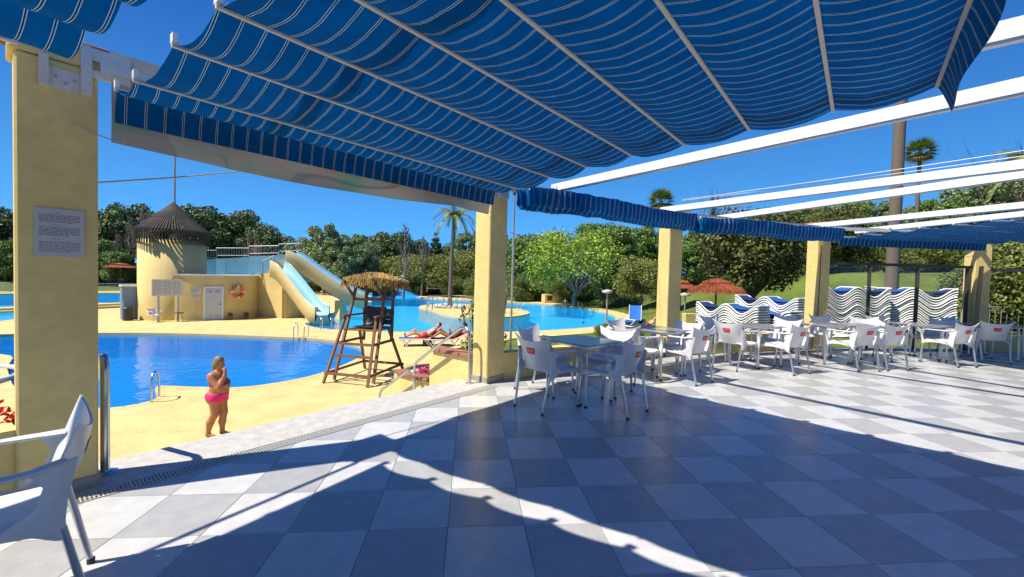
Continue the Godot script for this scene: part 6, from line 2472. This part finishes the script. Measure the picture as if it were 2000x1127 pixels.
func vegetation() -> void:
	# dark evergreens behind the slide tower
	for e in [[-60, 72, 13.5, 1.0], [20, 70, 12.5, 1.0], [110, 76, 13.5, 1.05], [200, 72, 13, 1.0], [260, 80, 15.5, 0.9], [330, 74, 13.0, 1.0], [400, 72, 14.5, 1.0], [455, 76, 14.0, 1.0], [505, 74, 11.5, 0.9], [545, 78, 10.0, 0.9]]:
		tree("pine", "dark evergreen in the belt of trees behind the slide tower", px(e[0], e[1]), e[2], e[3], "evergreens behind the slide tower")
	for e in [[30, 66, 7.5, 1.0], [205, 66, 8.0, 1.0], [228, 62, 5.5, 1.1], [150, 64, 6.0, 1.2]]:
		tree("broad", "leafy green tree in front of the evergreens left of the slide tower", px(e[0], e[1]), e[2], e[3], "leafy trees left of the slide tower")
	for e in [[605, 64, 9.0, 0.8], [632, 60, 11.0, 0.8], [690, 64, 10.0, 0.85], [575, 70, 7.5, 0.9], [662, 58, 7.5, 1.0], [712, 62, 8.0, 0.9], [555, 66, 6.0, 1.0]]:
		tree("euca", "tall grey green tree behind the water slides", px(e[0], e[1]), e[2], e[3], "grey green trees behind the slides")
	for e in [[735, 78, 10.5, 1.0], [770, 74, 9.8, 1.1], [805, 78, 9.0, 1.1], [720, 84, 10.5, 1.0], [840, 80, 8.0, 1.1], [890, 80, 8.5, 1.1]]:
		tree("pine", "dark evergreen behind the lifeguard chair", px(e[0], e[1]), e[2], e[3], "evergreens behind the lifeguard chair")
	for e in [[800, 66, 6.5, 1.25], [835, 64, 6.2, 1.2], [775, 68, 5.5, 1.3], [870, 68, 5.5, 1.3], [905, 66, 6.0, 1.2]]:
		tree("olive", "rounded olive green tree on the far bank behind the island", px(e[0], e[1]), e[2], e[3], "rounded trees on the far bank")
	tree("cypress", "dark pointed conifer beside the island palm", px(850, 72), 9.5, 1.2)
	for e in [[915, 70, 10.5, 0.9], [955, 74, 11.0, 1.0]]:
		tree("euca", "pale green tree left of the handrail pillar", px(e[0], e[1]), e[2], e[3], "pale trees beside the handrail pillar")
	# hedge mass under the far trees
	for k in 16:
		tree("bush", "dark hedge shrub along the foot of the far trees", px(10 + k * 62 + rng.randf_range(-10, 10), 62 + 3.0 * sin(k * 2.0) if k > 4 else 68.0), rng.randf_range(2.6, 3.8), 1.2, "hedge along the far trees")
	for e in [[278, 66, 12.5, 1], [250, 68, 11.0, 2], [300, 70, 10.5, 3], [496, 62, 9.0, 4], [483, 64, 8.5, 5], [720, 62, 8.5, 6], [788, 58, 10.2, 7], [823, 62, 9.0, 8], [228, 64, 8.0, 9]]:
		bare_tree("pale leafless tree standing up in front of the evergreens", px(e[0], e[1]), e[2], e[3])
	# right of the handrail pillar
	tree("plane", "spreading bright green tree with a pale forked trunk across the pool", px(1122, 49), 9.2, 1.05)
	for e in [[1030, 62, 10.0, 1.0], [1075, 68, 10.5, 1.0], [1160, 64, 10.5, 1.1], [1200, 58, 9.0, 1.0], [1245, 64, 10.0, 1.0]]:
		tree("broad", "full green tree behind the spreading plane tree", px(e[0], e[1]), e[2], e[3], "green trees behind the plane tree")
	for k in 7:
		tree("bush", "dark shrub on the bank under the spreading tree", px(1010 + k * 38, 56 + 2.0 * sin(k * 1.7)), rng.randf_range(2.5, 4.0), 1.1, "shrubs under the spreading tree")
	tree("olive", "round yellowish olive tree left of the sunlit pillar", px(1252, 42), 5.6, 1.05)
	tree("broad", "small dark tree on the pool bank before the olive", px(1180, 47), 6.0, 0.7)
	tree("magnolia", "dense dark magnolia with yellowing leaves behind the lounger stacks", px(1468, 24), 6.3, 1.0)
	tree("magnolia", "second magnolia just right of the cabled pillar", px(1625, 33), 5.5, 0.9)
	for e in [[1345, 42, 5.0, 1.1], [1370, 50, 7.0, 1.0], [1420, 56, 7.5, 1.1]]:
		tree("broad", "green tree on the slope behind the sunlit pillar", px(e[0], e[1]), e[2], e[3], "trees on the slope")
	bare_tree("purplish leafless tree on the slope behind the sunlit pillar", px(1385, 48), 8.8, 31, 0.3, "bark")
	bare_tree("brown leafless tree on the hill at the right edge", px(1985, 44), 11.5, 32, 0.3, "bark")
	for k in 9:
		tree("bush", "yellow green shrub in the hedge along the top of the lawn", px(1600 + k * 42, 33.5 + 1.5 * sin(k * 1.9)), rng.randf_range(2.1, 3.0), 1.15, "hedge along the top of the lawn")
	for e in [[1500, 62, 9.0, 1.0], [1570, 58, 9.0, 1.1], [1650, 56, 8.0, 1.2], [1700, 60, 9.5, 1.1], [1755, 62, 9.0, 1.1], [1820, 58, 9.5, 1.1], [1880, 60, 10.5, 1.1], [1935, 56, 10.5, 1.1], [1985, 60, 11.5, 1.1], [2050, 56, 11.5, 1.1]]:
		tree("euca" if rng.randf() < 0.6 else "broad", "tree on the hilltop behind the lawn", px(e[0], e[1]), e[2], e[3], "hilltop trees")
	for e in [[1965, 14.5, 2.7, 1.0], [2035, 13.0, 2.9, 1.0], [1935, 19.0, 2.6, 1.1]]:
		tree("bush", "leafy variegated shrub right of the shaded pillar", px(e[0], e[1]), e[2], e[3], "shrubs right of the shaded pillar")
	palm("massive bare palm trunk between the lounger stacks", px(1741, 14.2), 12.5, 0.175, 2.6, true, 40)
	palm("slender palm with arching fronds on the pool island", Vector2(28.75, -31.55), 9.4, 0.2, 2.6, false, 20, Vector2(0.25, 0.1))
	palm("tall fan palm on the hill behind the big palm trunk", px(1783, 46), 11.3, 0.2, 1.75, true, 44)
	palm("fan palm rising behind the gathered awning", px(1285, 62), 12.4, 0.28, 2.3, true, 44)
	palm("feather palm at the right edge of the hill", px(2010, 30), 8.0, 0.25, 3.0, false, 30)
	for e in [[572, 72, 7.5, "shorter dark palm among the trees behind the slides"], [600, 78, 8.5, "taller dark palm among the trees behind the slides"]]:
		palm(e[3], px(e[0], e[1]), e[2], 0.22, 2.4, false, 22)
	# planters
	var sb := thing("planter_shrub", "leafy shrub in the brick edged planter beside the handrail pillar", "shrub", Vector3(4.65, 0.22, -4.52))
	var lob := []
	for k in 7:
		lob.append([Vector3(rng.randf_range(-0.25, 0.25), rng.randf_range(0.1, 0.35), rng.randf_range(-0.25, 0.25)), Vector3(0.15, 0.17, 0.15)])
	put("leaves", crown_mesh(71, lob, 900, 0.035, Color(0.06, 0.1, 0.015), Color(0.24, 0.26, 0.05)), M.leaf, sb)
	var up := tool_()
	for k in 6:
		var a := k * 1.3
		tube(up, [Vector3(0, 0, 0), Vector3(cos(a) * 0.12, 0.35, sin(a) * 0.12), Vector3(cos(a) * 0.22, 0.6 + 0.04 * k, sin(a) * 0.22)], 0.008, 5)
	put("stems", done(up), M.bark, sb)
	for k in 6:
		var a := k * 1.3
		put("shoot", crown_mesh(72 + k, [[Vector3(cos(a) * 0.2, 0.52 + 0.04 * k, sin(a) * 0.2), Vector3(0.07, 0.16, 0.07)]], 40, 0.03, Color(0.04, 0.08, 0.015), Color(0.15, 0.2, 0.04)), M.leaf, sb)
	var pk := thing("pink_flowers", "magenta flowers in the lower planter of the stair wall", "flowers", Vector3(4.5, -0.27, -5.3))
	put("leaves", leaf_ball(73, Vector3(0, 0.1, 0), Vector3(0.3, 0.12, 0.3), 260, 0.03, Color(0.04, 0.08, 0.02), Color(0.1, 0.15, 0.04)), M.leaf, pk)
	put("blossoms", leaf_ball(74, Vector3(-0.05, 0.17, 0), Vector3(0.26, 0.08, 0.28), 240, 0.022, Color(0.45, 0.01, 0.1), Color(0.7, 0.04, 0.25)), M.thatch, pk)
	var rd := thing("red_flowers", "red geraniums in the planter trough left of the notice pillar", "flowers", Vector3(-0.75, 0.3, -4.1))
	var lr := []
	var lf := []
	for k in 12:
		var x := -1.4 + 0.2 * k
		lf.append([Vector3(x, 0.06, 0.12 * 0.3 * -x + 0.05), Vector3(0.16, 0.12, 0.16)])
		lr.append([Vector3(x, 0.2 + 0.05 * sin(k * 2.0), 0.05 - x * 0.12), Vector3(0.13, 0.07, 0.14)])
	put("leaves", crown_mesh(75, lf, 900, 0.035, Color(0.04, 0.08, 0.02), Color(0.1, 0.15, 0.04)), M.leaf, rd)
	put("blossoms", crown_mesh(76, lr, 900, 0.026, Color(0.5, 0.01, 0.005), Color(0.8, 0.06, 0.03)), M.thatch, rd)
	# small green shrubs on the lawn strip behind the parapet
	for e in [[1185, 13.0, 0.5], [1240, 11.5, 0.4]]:
		tree("bush", "low green shrub on the lawn behind the parapet wall", px(e[0], e[1]), e[2], 1.2, "low shrubs behind the parapet")
